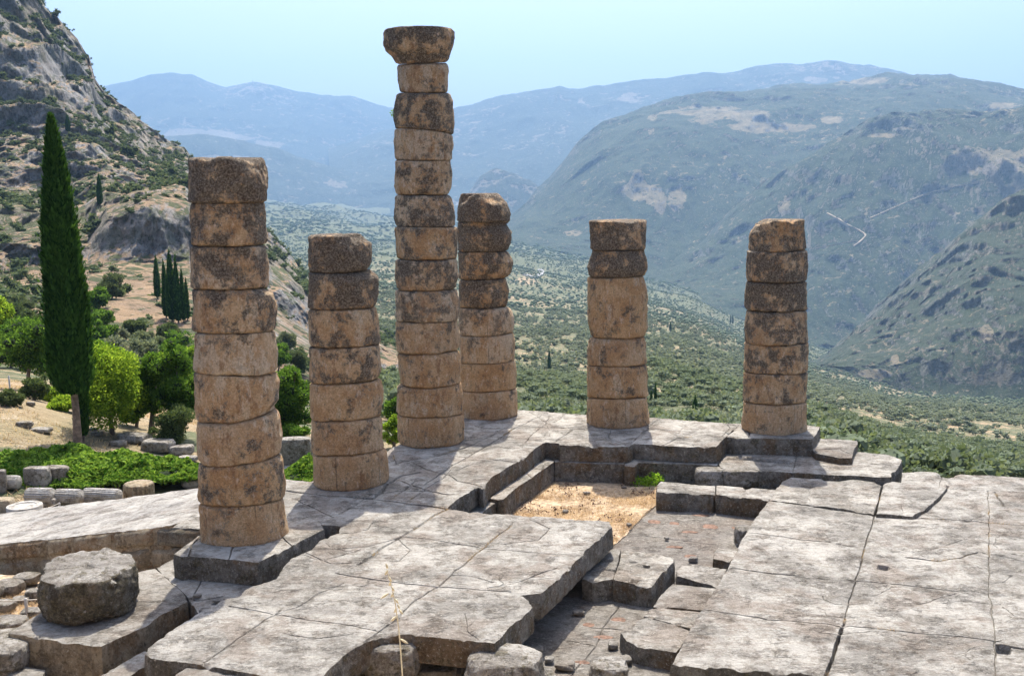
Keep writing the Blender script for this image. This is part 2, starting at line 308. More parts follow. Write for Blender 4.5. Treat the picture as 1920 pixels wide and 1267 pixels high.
def stone_mesh(name, poly, z, h, s=0.055, jag=0.02, chip=0.035, rough=0.010, joints=(), pits=(), zf=None, side=0.03, taper=0.0, seed=0.0, bottom=False):
    """a stone or paving slab: poly = world XY outline of its top. joints = (polyline, width, depth), cut as real grooves"""
    poly = np.asarray(poly, float)
    if ((poly[:, 0] * np.roll(poly[:, 1], -1) - np.roll(poly[:, 0], -1) * poly[:, 1]).sum()) < 0: poly = poly[::-1]
    B = resample(poly, s); t = np.roll(B, -1, 0) - np.roll(B, 1, 0); t /= np.linalg.norm(t, axis=1)[:, None] + 1e-9
    nrm = np.stack([t[:, 1], -t[:, 0]], 1)
    q = P3(B[:, 0], B[:, 1], z + seed)
    B = B + nrm * (jag * (fbm(q * 1.3, 3) * 0.9 + 0.8 * fbm(q * 7, 3, 0.7) - 1.6 * np.clip(fbm(q * 4.3 + 60, 3, 0.7) - 0.25, 0, 1) * 2))[:, None]
    nb = len(B)
    lo, hi = B.min(0), B.max(0); c = (lo + hi) / 2; Rr = np.linalg.norm(hi - lo) / 2 + s
    g = np.arange(-Rr, Rr, s); gx, gy = np.meshgrid(g, g); gx = gx + (np.arange(len(g)) % 2)[:, None] * s / 2
    gp = np.stack([gx.ravel(), gy.ravel()], 1) + R.uniform(-0.22, 0.22, (gx.size, 2)) * s
    gp = c + gp[:, :1] * U + gp[:, 1:] * W
    gp = gp[inside(gp, B)]; gp = gp[segdist(gp, np.vstack([B, B[:1]])) > s * 0.55]
    extra = []; JJ = []
    for L, wd, dp in joints:
        L = np.asarray(L, float)
        if dp >= .03 and len(L) > 1:
            e0 = L[0] - L[1]; e1 = L[-1] - L[-2]; L = np.vstack([L[0] + e0 / (np.linalg.norm(e0) + 1e-9) * .12, L, L[-1] + e1 / (np.linalg.norm(e1) + 1e-9) * .12])
        L = resample(L, 0.05, False); qq = P3(L[:, 0], L[:, 1], seed + 3)
        L = L + np.stack([fbm(qq * 3, 3), fbm(qq * 3 + 50, 3)], 1) * 0.035
        JJ.append((L, wd, dp)); tt = np.gradient(L, axis=0); tt /= np.linalg.norm(tt, axis=1)[:, None] + 1e-9; nn = np.stack([tt[:, 1], -tt[:, 0]], 1)
        wv = wd * (0.65 + 0.5 * (fbm(qq * 2.2 + 9, 2) + 0.4))[:, None]; wv = np.maximum(wv, wd * 0.3)
        for k in (-0.62, -0.18, 0.18, 0.62): extra.append((L + nn * wv * k, abs(k) < 0.3, dp))
        gp = gp[segdist(gp, L) > wd * 0.7 + s * 0.2]
    E = []; ED = []
    for p, deep, dp in extra:
        m = inside(p, B); m &= segdist(p, np.vstack([B, B[:1]])) > 0.02
        E.append(p[m]); ED.append(np.full(m.sum(), dp if deep else 0.0))
    allp = np.vstack([B, gp] + E); dep = np.concatenate([np.zeros(nb + len(gp))] + ED)
    vv, _, ff, ov, _, _ = cdt([Vector(p) for p in allp], [], [list(range(nb))], 1, 1e-6, True)
    fa = np.array([f for f in ff if len(f) == 3]); X = np.array([v[:] for v in vv]); fa = fa[inside(X[fa].mean(1), B)]; ff = fa
    src = np.array([o[0] if o else -1 for o in ov])
    dd = np.where(src >= 0, dep[src], 0)
    for o_i, o in enumerate(ov):
        if len(o) > 1: dd[o_i] = max(dep[k] for k in o)
    q = P3(X[:, 0], X[:, 1], seed)
    tq = fbm(q * 1.6 + 12, 5, 0.6) * 5; Z = z + rough * (1.2 * fbm(q * 1.1, 4) + 0.35 * ridged(q * 5, 3) + 0.55 * (np.floor(tq) + np.clip((tq - np.floor(tq)) * 5, 0, 1)) * 0.6) - dd
    edge = segdist(X, np.vstack([B, B[:1]]))
    cn = np.clip(fbm(q * 3.4 + 31, 4, 0.6) * 2.4 - 0.25, 0, 1.3); ew = np.clip(1 - edge / (chip * (0.5 + 2.2 * cn) + 1e-6), 0, 1) ** 1.3
    Z -= chip * ew * (0.22 + 1.3 * cn)
    for L, wd, dp in JJ: Z -= rough * 0.9 * np.clip(1 - segdist(X, L) / 0.10, 0, 1)
    for (cx, cy, rx, ry, dp) in pits:
        e = ((X - (cx, cy)) @ U) / rx; f = ((X - (cx, cy)) @ W) / ry; Z -= dp * np.clip(1.5 - 1.5 * np.maximum(np.abs(e), np.abs(f)) ** 3, 0, 1)
    if zf is not None: Z += zf(X)
    V = [np.column_stack([X, Z])]; tris = fa; quads = []
    # outline vertices in order
    idx = {}
    for i, o in enumerate(ov):
        for k in o:
            if k < nb and k not in idx: idx[k] = i
    ring = np.array([idx[k] for k in range(nb) if k in idx]); rb = [k for k in range(nb) if k in idx]; nB = nrm[rb]; XB = X[ring]; ZB = Z[ring]
    nr = max(2, int(h / 0.07)); base = len(X); prev = ring
    for r in range(1, nr + 1):
        f = r / nr; zz = ZB + (z - h - ZB) * f
        q = np.column_stack([XB, zz]) + seed
        off = side * (0.6 * fbm(q * 2.2, 4) + 0.5 * ridged(q * 7, 4)) * min(1, f * 3) + 0.25 * chip * min(1, f * 4) - taper * f
        V.append(np.column_stack([XB + nB * off[:, None], zz])); cur = base + (r - 1) * len(ring) + np.arange(len(ring))
        quads.append(np.column_stack([np.roll(prev, -1), prev, cur, np.roll(cur, -1)])[:, [1, 2, 3, 0]]); prev = cur
    # a tone for every slab: what the open joints part from each other
    lab = np.arange(base); ok = dd < 1e-6; ee = np.vstack([fa[:, [0, 1]], fa[:, [1, 2]], fa[:, [2, 0]]]); ee = ee[ok[ee[:, 0]] & ok[ee[:, 1]]]
    for _ in range(400):
        m_ = np.minimum(lab[ee[:, 0]], lab[ee[:, 1]]); l2 = lab.copy(); np.minimum.at(l2, ee[:, 0], m_); np.minimum.at(l2, ee[:, 1], m_); l2 = l2[l2]; l2 = l2[l2]
        if (l2 == lab).all(): break
        lab = l2
    cnt = np.bincount(lab, minlength=base); tn = np.where(ok & (cnt[lab] > 50), np.sin(lab * 12.9898 + seed) * .999, 0.0)
    tn[lab == cnt.argmax()] *= 0.12; tn *= .8
    if (cnt > 50).sum() < 2: tn = np.full(base, math.sin(seed * 7.7) * .55)
    tone = np.concatenate([tn] + [tn[ring]] * nr)
    quads = np.vstack(quads); V = np.vstack(V)
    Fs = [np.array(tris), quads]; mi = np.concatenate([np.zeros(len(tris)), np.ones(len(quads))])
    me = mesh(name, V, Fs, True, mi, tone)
    try: me.set_sharp_from_angle(angle=math.radians(42))
    except Exception: pass
    return me
def stone(name, pix, z, h, mats=(None, None), parent=None, world=False, **kw):
    poly = pix if world else px2w(pix, z)
    kw['joints'] = [(px2w(L, z) if not world else np.array(L), a, b) for L, a, b in kw.get('joints', ())]
    kw['pits'] = [tuple(G(p[0], p[1], z)) + tuple(p[2:]) for p in kw.get('pits', ())]
    kw.setdefault('seed', R.uniform(0, 90))
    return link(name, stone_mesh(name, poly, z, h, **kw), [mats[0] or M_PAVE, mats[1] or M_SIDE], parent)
def boulder(name, c, r, mat=None, amp=0.22, seed=0, flat=0.0, sub=5, parent=None, box=0.0):
    import bmesh
    bm = bmesh.new(); bmesh.ops.create_icosphere(bm, subdivisions=sub, radius=1)
    V = np.array([v.co[:] for v in bm.verts]); Fa = np.array([[v.index for v in f.verts] for f in bm.faces]); bm.free()
    if box: V = np.sign(V) * np.abs(V) ** (1 - box * 0.5); V /= np.abs(V).max()
    n = V * (1 + amp * fbm(V * 1.1 + seed * 7.1, 3) + amp * 0.4 * ridged(V * 2.7 + seed, 4))[:, None]
    n = n + 0.03 * np.stack([fbm(V * 9 + seed, 3)] * 3, 1) * V
    if flat: n[:, 2] = np.where(n[:, 2] > flat, flat + (n[:, 2] - flat) * 0.22, n[:, 2])
    n = n * np.array(r); a = R.uniform(-0.3, 0.3); x = n[:, 0] * math.cos(a) - n[:, 1] * math.sin(a); y = n[:, 0] * math.sin(a) + n[:, 1] * math.cos(a)
    n = np.column_stack([x, y, n[:, 2]]); n += (c[0], c[1], c[2])
    return link(name, mesh(name, n, [Fa], True), mat or M_ROCK, parent)
def tube(pts, rad, n=8):
    pts = np.asarray(pts, float); rad = np.broadcast_to(np.asarray(rad, float), (len(pts),)); V = []; Fq = []
    T = np.gradient(pts, axis=0); T /= np.linalg.norm(T, axis=1)[:, None] + 1e-9
    for i, (p, t, r) in enumerate(zip(pts, T, rad)):
        a = np.cross(t, (0.31, 0.95, 0.05)); a /= np.linalg.norm(a); b = np.cross(t, a); an = np.arange(n) / n * 2 * math.pi
        V.append(p + r * (np.cos(an)[:, None] * a + np.sin(an)[:, None] * b))
    for i in range(len(pts) - 1):
        k = np.arange(n); Fq.append(np.column_stack([i * n + k, i * n + (k + 1) % n, (i + 1) * n + (k + 1) % n, (i + 1) * n + k]))
    return np.vstack(V), np.vstack(Fq)
def join(parts):
    V = []; Fq = []; o = 0
    for v, f in parts: V.append(v); Fq.append(f + o); o += len(v)
    return np.vstack(V), np.vstack(Fq)
# ------------------------------------------------------------------ foliage: many small leaf quads
def leaves(C, rad, n, size, up=0.0, shell=0.55, squash=1.0, aspect=0.6):
    """C (k,3) clump centres, rad (k,) radii; n leaf quads spread over the clumps, bent at the middle"""
    C = np.asarray(C, float); rad = np.broadcast_to(np.asarray(rad, float), (len(C),))
    w_ = rad ** 2; k = R.choice(len(C), n, p=w_ / w_.sum())
    d = R.normal(size=(n, 3)); d /= np.linalg.norm(d, axis=1)[:, None]
    rr = (shell + (1 - shell) * R.random(n) ** 0.7) * rad[k]
    P = C[k] + d * rr[:, None] * (1, 1, squash)
    a = R.normal(size=(n, 3)) * 0.8 + d * 0.7 + (0, 0, up); a /= np.linalg.norm(a, axis=1)[:, None]
    b = np.cross(a, R.normal(size=(n, 3))); b /= np.linalg.norm(b, axis=1)[:, None]
    L = size * R.uniform(0.6, 1.35, n)[:, None]; wd = L * aspect
    V = np.stack([P - b * wd * 0.15, P + a * L * 0.5 + b * wd * 0.5, P + a * L, P + a * L * 0.45 - b * wd * 0.5], 1).reshape(-1, 3)
    T = np.repeat(np.clip(0.5 + 0.30 * R.normal(size=n) + 0.25 * fbm(P * 0.9, 2), 0, 1), 4)
    return V, np.arange(n * 4).reshape(-1, 4), T
def blobs(C, rad, seed=0.0, res=2, amp=0.25, squash=1.0):
    import bmesh
    bm = bmesh.new(); bmesh.ops.create_icosphere(bm, subdivisions=res, radius=1); V0 = np.array([v.co[:] for v in bm.verts]); F0 = np.array([[v.index for v in f.verts] for f in bm.faces]); bm.free()
    V = []; Fa = []; o = 0
    for c, r in zip(C, np.broadcast_to(rad, (len(C),))):
        v = V0 * (1 + amp * fbm(V0 * 1.7 + np.array(c) * 1.3 + seed, 2))[:, None] * r * (1, 1, squash) + c
        V.append(v); Fa.append(F0 + o); o += len(v)
    return np.vstack(V), np.vstack(Fa)
def crown_points(n, w_, h, z0, cone=0.0):
    P = []
    for i in range(n):
        d = R.normal(size=3); d /= np.linalg.norm(d); r = R.random() ** 0.45
        z = z0 + h * 0.5 + d[2] * h * 0.42 * r; f = 1 - cone * (z - z0) / h
        P.append((d[0] * w_ * 0.4 * r * f, d[1] * w_ * 0.4 * r * f, z))
    return np.array(P)
def limbs(base, top, C, r0, nb=6):
    base = np.array(base, float); top = np.array(top, float); parts = []
    t = np.linspace(0, 1, 8)[:, None]; trunk = base + (top - base) * t + np.column_stack([fbm(P3(t[:, 0] * 2, r0 * 9, base[0]), 2), fbm(P3(t[:, 0] * 2, r0 * 9, base[0] + 8), 2), 0 * t[:, 0]]) * r0 * 2.2 * t
    parts.append(tube(trunk, r0 * (1.15 - 0.62 * t[:, 0]), 9))
    for i in R.choice(len(C), min(nb, len(C)), replace=False):
        s0 = trunk[R.integers(4, 8)]; e = np.asarray(C[i]); m = (s0 + e) / 2 + R.normal(size=3) * 0.06 * np.linalg.norm(e - s0)
        parts.append(tube([s0, m, e], [r0 * 0.42, r0 * 0.28, r0 * 0.1], 6))
    return join(parts)
def tree(kind, loc, w_, h, label, cat='tree', leafm=None, bark=None, group=None, nc=26, nl=5000, ls=0.16, trunk=0.25, z0=0.25, cone=0.0, core=0.62, squash=0.8):
    e = empty(kind, loc, label, cat, group)
    C = crown_points(nc, w_, h * (1 - z0), h * z0, cone); rad = w_ * R.uniform(0.08, 0.23, nc)
    V, Fq, T = leaves(C, rad, nl, ls, 0.25, 0.5, squash)
    link('crown', mesh('crown', V, [Fq], False, None, T), leafm or L_PINE, e)
    v, f = limbs((0, 0, -0.3), (R.normal() * 0.05 * w_, R.normal() * 0.05 * w_, h * (z0 + 0.38)), C, trunk, 9)
    link('trunk', mesh('trunk', v, [f]), bark or M_BARK, e)
    if core:
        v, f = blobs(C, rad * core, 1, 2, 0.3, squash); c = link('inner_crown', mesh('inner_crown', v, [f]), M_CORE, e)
    return e
def cypress_mesh(w_, h, z0, n, ls, seed=0.0, core=True, prof=None):
    """slim crown: a solid bumpy inner spindle in leaf sprays that point upwards"""
    prof = prof or (lambda t: np.interp(t, [0, 0.06, 0.25, 0.55, 0.85, 1], [0.55, 0.9, 1.0, 0.83, 0.42, 0.04]))
    nz, na = max(10, int(40 * (1 if n > 2000 else 0.4))), (36 if n > 2000 else 10)
    tt = np.linspace(0, 1, nz); A = np.arange(na) / na * 2 * math.pi; t2, a2 = np.meshgrid(tt, A, indexing='ij')
    def rad(t, a): 
        q = P3(np.cos(a) * 1.4, np.sin(a) * 1.4, t * h * 0.45 + seed); return prof(t) * w_ / 2 * (0.93 + 0.16 * fbm(q, 3) + 0.16 * fbm(q * np.array([3, 3, 1.2]), 3))
    r = rad(t2, a2) * 0.86; V = np.stack([r * np.cos(a2), r * np.sin(a2), z0 + t2 * (h - z0) * 0.985], -1).reshape(-1, 3)
    i, j = np.meshgrid(np.arange(nz - 1), np.arange(na), indexing='ij'); i = i.ravel(); j = j.ravel(); jn = (j + 1) % na
    Fc = np.column_stack([i * na + j, i * na + jn, (i + 1) * na + jn, (i + 1) * na + j])
    t = R.random(n * 2); keep = R.random(n * 2) < prof(t) + 0.12; t = t[keep][:n]; m = len(t); a = R.random(m) * 2 * math.pi; rr = rad(t, a) * R.uniform(0.80, 1.0, m) * (1 + .22 * (R.random(m) < .06))
    Pn = np.stack([rr * np.cos(a), rr * np.sin(a), z0 + t * (h - z0)], 1); out = np.stack([np.cos(a), np.sin(a), 0 * a], 1)
    d = out * 0.38 + R.normal(size=(m, 3)) * 0.25 + (0, 0, 1); d /= np.linalg.norm(d, axis=1)[:, None]; b = np.cross(d, out + R.normal(size=(m, 3)) * 0.4); b /= np.linalg.norm(b, axis=1)[:, None]
    L = ls * R.uniform(0.6, 1.4, m)[:, None]
    Lv = np.stack([Pn - d * L * 0.3, Pn + b * L * 0.22, Pn + d * L * 0.75, Pn - b * L * 0.22], 1).reshape(-1, 3)
    T = np.repeat(np.clip(0.5 + 0.25 * R.normal(size=m), 0, 1), 4)
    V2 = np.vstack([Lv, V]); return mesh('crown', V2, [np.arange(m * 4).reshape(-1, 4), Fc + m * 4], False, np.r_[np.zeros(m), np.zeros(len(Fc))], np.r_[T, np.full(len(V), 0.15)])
def scatter(name, proto, pos, scl, rot, mat, label=None, cat=None, extra_tone=None, zs=None):
    """one mesh holding many copies of a small prototype (V, F, tone)"""
    V0, F0, T0 = proto; n = len(pos); c, s_ = np.cos(rot)[:, None], np.sin(rot)[:, None]; zs = scl if zs is None else zs
    X = (V0[None, :, 0] * c - V0[None, :, 1] * s_) * scl[:, None] + pos[:, :1]; Y = (V0[None, :, 0] * s_ + V0[None, :, 1] * c) * scl[:, None] + pos[:, 1:2]; Z = V0[None, :, 2] * zs[:, None] + pos[:, 2:3]
    V = np.stack([X, Y, Z], -1).reshape(-1, 3); Fq = (F0[None] + (np.arange(n) * len(V0))[:, None, None]).reshape(-1, F0.shape[1])
    T = np.tile(T0, n) if extra_tone is None else np.clip((T0[None] * 0.5 + extra_tone[:, None]).ravel(), 0, 1)
    return V, Fq, T

# ------------------------------------------------------------------ terrain sheets, each row a distance and the height the land has there
def _iv(c, px): return np.full(len(px), float(c)) if np.isscalar(c) else np.interp(px, [p[0] for p in c], [p[1] for p in c])
SHEETS = {}
def sheet(name, mat, x0, x1, nu, rows, nv, amp, freq, seed=0.0, rib=0.0, terr=0.0, tper=20.0, bare=(), grow=1.0, power=1.0):
    px = np.linspace(x0, x1, nu); D = []; Z = []
    for d, py in rows:
        dd = _iv(d, px); D.append(dd)
        if isinstance(py, tuple): Z.append(_iv(py[1], px))      # ('z', heights)
        else: Z.append(zat(px, _iv(py, px), dd))
    D = np.log(np.array(D)); Z = np.array(Z); k = np.ones(5) / 5
    m = len(rows); tv = np.linspace(0, m - 1, nv); i = np.minimum(tv.astype(int), m - 2); f = (tv - i)[:, None]
    def crom(A):
        a0, a1, a2, a3 = A[np.maximum(i - 1, 0)], A[i], A[i + 1], A[np.minimum(i + 2, m - 1)]
        m1 = (a2 - a0) * 0.32; m2 = (a3 - a1) * 0.32
        return (2 * f**3 - 3 * f**2 + 1) * a1 + (f**3 - 2 * f**2 + f) * m1 + (-2 * f**3 + 3 * f**2) * a2 + (f**3 - f**2) * m2
    d = np.exp(crom(D)); z = crom(Z); rx, ry, _ = ray(px, 400.0); hn = np.hypot(rx, ry)
    X = d * rx / hn; Y = d * ry / hn
    q = P3(X * freq, Y * freq, z * freq * 0.35) + seed
    av = amp * (d / np.exp(D[0]).mean()) ** (grow * 0) * (np.clip(d / d.max(), 0, 1) ** power)
    edge = 1.0
    nz = fbm(q, 7, 0.52) * 1.3
    z2 = z + av * nz * edge
    if rib:
        wq = fbm(q * 0.7 + 40, 3) * 1.1
        rb = ridged(P3(X * freq * 1.5 + wq, Y * freq * 0.9 + wq, z * freq * 0.25) + seed + 9, 5)
        z2 = z2 + rib * rb * 0.6 * (np.clip(d / d.max(), 0, 1) ** power)
        rb2 = ridged(P3(X * freq * 7 + wq, Y * freq * 4, z * freq * 1.2) + seed + 31, 4); push = rib * (rb + 0.55 * rb2) * (np.clip(tv[:, None] - 1.2, .12, 1) if terr else 1); X = X - push * rx / hn; Y = Y - push * ry / hn
    if terr:
        zq = z2 / tper + fbm(P3(X * freq * .8, Y * freq * .8, 7), 4) * 1.5 + fbm(P3(X * freq * 4, Y * freq * 4, 2), 3) * .25; fr = zq - np.floor(zq); fr = np.where(fr > .82, .82 * (1 - fr) / .18, fr) ; m_ = np.clip(fbm(P3(X * freq * .6, Y * freq * .6, z2 * .01 + 4), 3) * 3 + .8, 0.1, 1) * np.clip((tv[:, None] - 2.2), 0, 1)
        X = X + terr * (.4 - fr) * m_ * rx / hn; Y = Y + terr * (.4 - fr) * m_ * ry / hn
    V = np.stack([X, Y, z2], -1).reshape(-1, 3)
    a, b = np.meshgrid(np.arange(nv - 1), np.arange(nu - 1), indexing='ij'); a = a.ravel(); b = b.ravel()
    Fq = np.column_stack([a * nu + b, a * nu + b + 1, (a + 1) * nu + b + 1, (a + 1) * nu + b])
    me = mesh(name, V, [Fq], True); ba = np.zeros(len(V))
    if len(bare):
        qx, qy = topix(V); qn = fbm(V * freq * 2.3 + 5, 5) 
        for cx, cy, ax, ay in bare: ba = np.maximum(ba, np.clip(1.25 - (((qx - cx) / ax / 1.15) ** 2 + ((qy - cy) / ay / 1.15) ** 2) + qn * 3.6, 0, 1))
    lu = me.attributes.new('lush', 'FLOAT', 'POINT'); lu.data.foreach_set('value', (np.clip((np.hypot(V[:, 0], V[:, 1]) - 1100) / 1200, 0, 1) * (name == 'valley')).astype(np.float32))
    at = me.attributes.new('bare', 'FLOAT', 'POINT'); at.data.foreach_set('value', ba.astype(np.float32))
    o = link(name, me, mat); tag(o, kind='structure')
    SHEETS[name] = BVHTree.FromPolygons([tuple(v) for v in V], [tuple(int(x) for x in f) for f in Fq])
    return o
def hit(px, py, names=None, maxd=20000):
    x, y, z = ray(px, py); dr = Vector((float(x), float(y), float(z))).normalized(); best = None
    for n_ in (names or SHEETS):
        r = SHEETS[n_].ray_cast(Vector((0, 0, H)), dr, maxd)
        if r[0] is not None and (best is None or r[3] < best[1]): best = (r[0], r[3], n_)
    return best
def down(x, y, names):
    best = None
    for n_ in names:
        r = SHEETS[n_].ray_cast(Vector((x, y, 3000)), Vector((0, 0, -1)), 6000)
        if r[0] is not None and (best is None or r[0].z > best): best = r[0].z
    return best

H_FAR = mat_hill('far_blue_mountain', (0.22, 0.19, 0.14), (0.17, 0.15, 0.11), (0.20, 0.20, 0.20), (0.02, 0.04, 0.022), (0.035, 0.055, 0.03), 0.018, 1.0, 0.3, 0.9, 20)
H_MID = mat_hill('scrubby_mountain', (0.25, 0.20, 0.115), (0.13, 0.115, 0.068), (0.21, 0.205, 0.18), (0.014, 0.030, 0.012), (0.032, 0.055, 0.022), 0.05, 1.05, 0.35, 0.92, 8)
H_NEARM = mat_hill('rocky_mountain', (0.20, 0.165, 0.105), (0.12, 0.105, 0.068), (0.19, 0.185, 0.17), (0.012, 0.026, 0.011), (0.028, 0.048, 0.021), 0.10, 1.0, 0.7, 0.92, 4)
H_CLIFF = mat_hill('cliff_hillside', (0.33, 0.225, 0.13), (0.22, 0.155, 0.10), (0.25, 0.24, 0.225), (0.03, 0.05, 0.018), (0.07, 0.09, 0.035), 0.26, 0.62, 1.25, 0.9, 1.6)
H_VAL = mat_hill('valley_ground', (0.35, 0.25, 0.15), (0.23, 0.19, 0.11), (0.3, 0.28, 0.24), (0.055, 0.08, 0.035), (0.095, 0.12, 0.06), 0.20, 0.74, 0.1, 0.85, 1.0, False)
L_, R_ = -500, 2500
sheet('far_mountain', H_FAR, -300, 980, 420, [(6800, [(-300, 430), (980, 440)]), (7400, [(-300, 360), (205, 330), (330, 325), (500, 340), (700, 370), (980, 400)]),
    (8400, [(-300, 300), (205, 250), (330, 240), (430, 250), (600, 270), (740, 290), (980, 350)]),
    (9500, [(-300, 190), (0, 190), (150, 182), (205, 165), (228, 160), (260, 154), (298, 138), (340, 136), (375, 137), (405, 148), (435, 156), (470, 152), (495, 155), (540, 171), (600, 180), (680, 190), (735, 205), (790, 224), (860, 250), (980, 300)]),
    (10400, [(-300, 240), (205, 200), (330, 180), (500, 190), (735, 240), (980, 330)])], 130, 60, 0.0011, 3, rib=60, bare=[(390, 256, 70, 8), (520, 268, 30, 8)], power=2)
sheet('foothill', H_FAR, 150, 900, 300, [(5200, 460), (5600, [(150, 420), (500, 400), (900, 420)]), (6500, [(150, 300), (320, 263), (400, 259), (470, 268), (560, 292), (640, 318), (740, 352), (900, 400)]), (7000, [(150, 330), (400, 300), (900, 430)])], 80, 45, 0.0016, 8, rib=40, bare=[(420, 300, 30, 8), (640, 345, 30, 6)])
sheet('blue_ridge', H_FAR, 620, 2500, 620, [(5000, 460), (5600, [(620, 400), (860, 380), (1100, 370), (2500, 380)]), (6600, [(620, 330), (860, 290), (1000, 270), (1100, 262), (1340, 230), (1700, 210), (2500, 230)]),
    (8000, [(620, 285), (735, 246), (800, 224), (855, 212), (900, 202), (950, 190), (1000, 180), (1050, 168), (1085, 172), (1130, 169), (1180, 158), (1250, 149), (1300, 141), (1330, 137), (1380, 140), (1450, 132), (1500, 129), (1560, 126), (1620, 130), (1700, 148), (1800, 165), (1920, 190), (2500, 250)]),
    (8800, [(620, 330), (855, 240), (1330, 165), (1560, 150), (2500, 300)])], 130, 50, 0.0013, 21, rib=55, bare=[(1090, 185, 12, 15), (1185, 182, 28, 12), (1530, 148, 20, 5)], power=2)
sheet('valley_knoll', H_FAR, 820, 1130, 160, [(4300, 455), (4500, 435), (4900, [(820, 430), (860, 385), (900, 335), (930, 320), (965, 330), (1000, 345), (1050, 385), (1130, 440)]), (5200, [(820, 460), (930, 350), (1130, 460)])], 60, 30, 0.003, 31, rib=25)
sheet('domed_mountain', H_MID, 880, 2500, 560, [(2700, [(880, 480), (1060, 470), (1200, 500), (1300, 560), (2500, 600)]), (3050, [(880, 440), (960, 436), (1060, 425), (1200, 430), (1300, 440), (1500, 430), (2500, 430)]),
    (3500, [(880, 432), (960, 420), (1010, 385), (1060, 345), (1130, 300), (1200, 285), (1300, 280), (1500, 285), (2500, 330)]),
    (4100, [(880, 440), (945, 420), (985, 385), (1030, 340), (1060, 303), (1085, 268), (1130, 235), (1200, 212), (1260, 199), (1330, 190), (1400, 190), (1500, 190), (1700, 185), (1920, 205), (2500, 270)]),
    (5200, [(880, 480), (985, 400), (1085, 290), (1200, 225), (1330, 190), (1450, 172), (1560, 160), (1640, 150), (1700, 147), (1740, 146), (1770, 142), (1800, 148), (1860, 164), (1920, 183), (2100, 225), (2500, 260)]),
    (5600, [(880, 520), (1330, 240), (1700, 180), (2500, 300)])], 240, 34, 0.0026, 44, rib=46,
    bare=[(1350, 212, 90, 14), (1430, 238, 60, 9), (1640, 152, 70, 6), (1225, 225, 10, 9), (1220, 245, 7, 12), (1195, 325, 14, 14), (1200, 358, 22, 12), (1232, 380, 14, 26), (1850, 197, 70, 6), (1560, 225, 16, 5), (1075, 437, 14, 4), (1270, 370, 16, 20)])
sheet('wooded_mountain', H_MID, 1120, 2500, 520, [(1900, [(1120, 570), (1300, 610), (1400, 650), (1540, 700), (2500, 800)]), (2200, [(1120, 545), (1250, 545), (1300, 565), (1400, 600), (1540, 655), (1700, 680), (2500, 720)]),
    (2550, [(1120, 520), (1200, 520), (1300, 520), (1400, 500), (1540, 480), (1700, 470), (2500, 450)]),
    (3000, [(1120, 510), (1200, 506), (1260, 480), (1320, 440), (1370, 402), (1420, 362), (1470, 325), (1520, 290), (1570, 262), (1640, 233), (1700, 221), (1760, 220), (1830, 219), (1920, 206), (2100, 190), (2500, 170)]),
    (3300, [(1120, 560), (1320, 490), (1520, 330), (1700, 250), (2500, 210)])], 230, 26, 0.0036, 57, rib=38,
    bare=[(1875, 300, 90, 20), (1715, 240, 40, 8), (1668, 254, 30, 4), (1470, 385, 10, 20), (1730, 285, 20, 14)])
sheet('rocky_mountain', H_NEARM, 1480, 2500, 560, [(1000, [(1480, 740), (1600, 770), (2500, 860)]), (1150, [(1480, 705), (1540, 705), (1600, 728), (1700, 752), (1800, 758), (1920, 762), (2500, 790)]),
    (1220, [(1480, 700), (1540, 690), (1600, 690), (1650, 690), (1700, 690), (1800, 670), (1920, 640), (2500, 600)]),
    (1450, [(1480, 700), (1540, 682), (1600, 640), (1700, 590), (1800, 540), (1920, 500), (2500, 420)]),
    (1750, [(1480, 705), (1540, 680), (1600, 636), (1650, 580), (1700, 530), (1750, 482), (1800, 440), (1850, 405), (1890, 386), (1920, 374), (2100, 260), (2500, 180)]),
    (1900, [(1480, 740), (1650, 640), (1800, 480), (2500, 230)])], 230, 20, 0.007, 71, rib=30, terr=34, tper=45, bare=[(1640, 700, 18, 5), (1680, 660, 8, 14), (1760, 530, 16, 12), (1850, 620, 8, 14)])
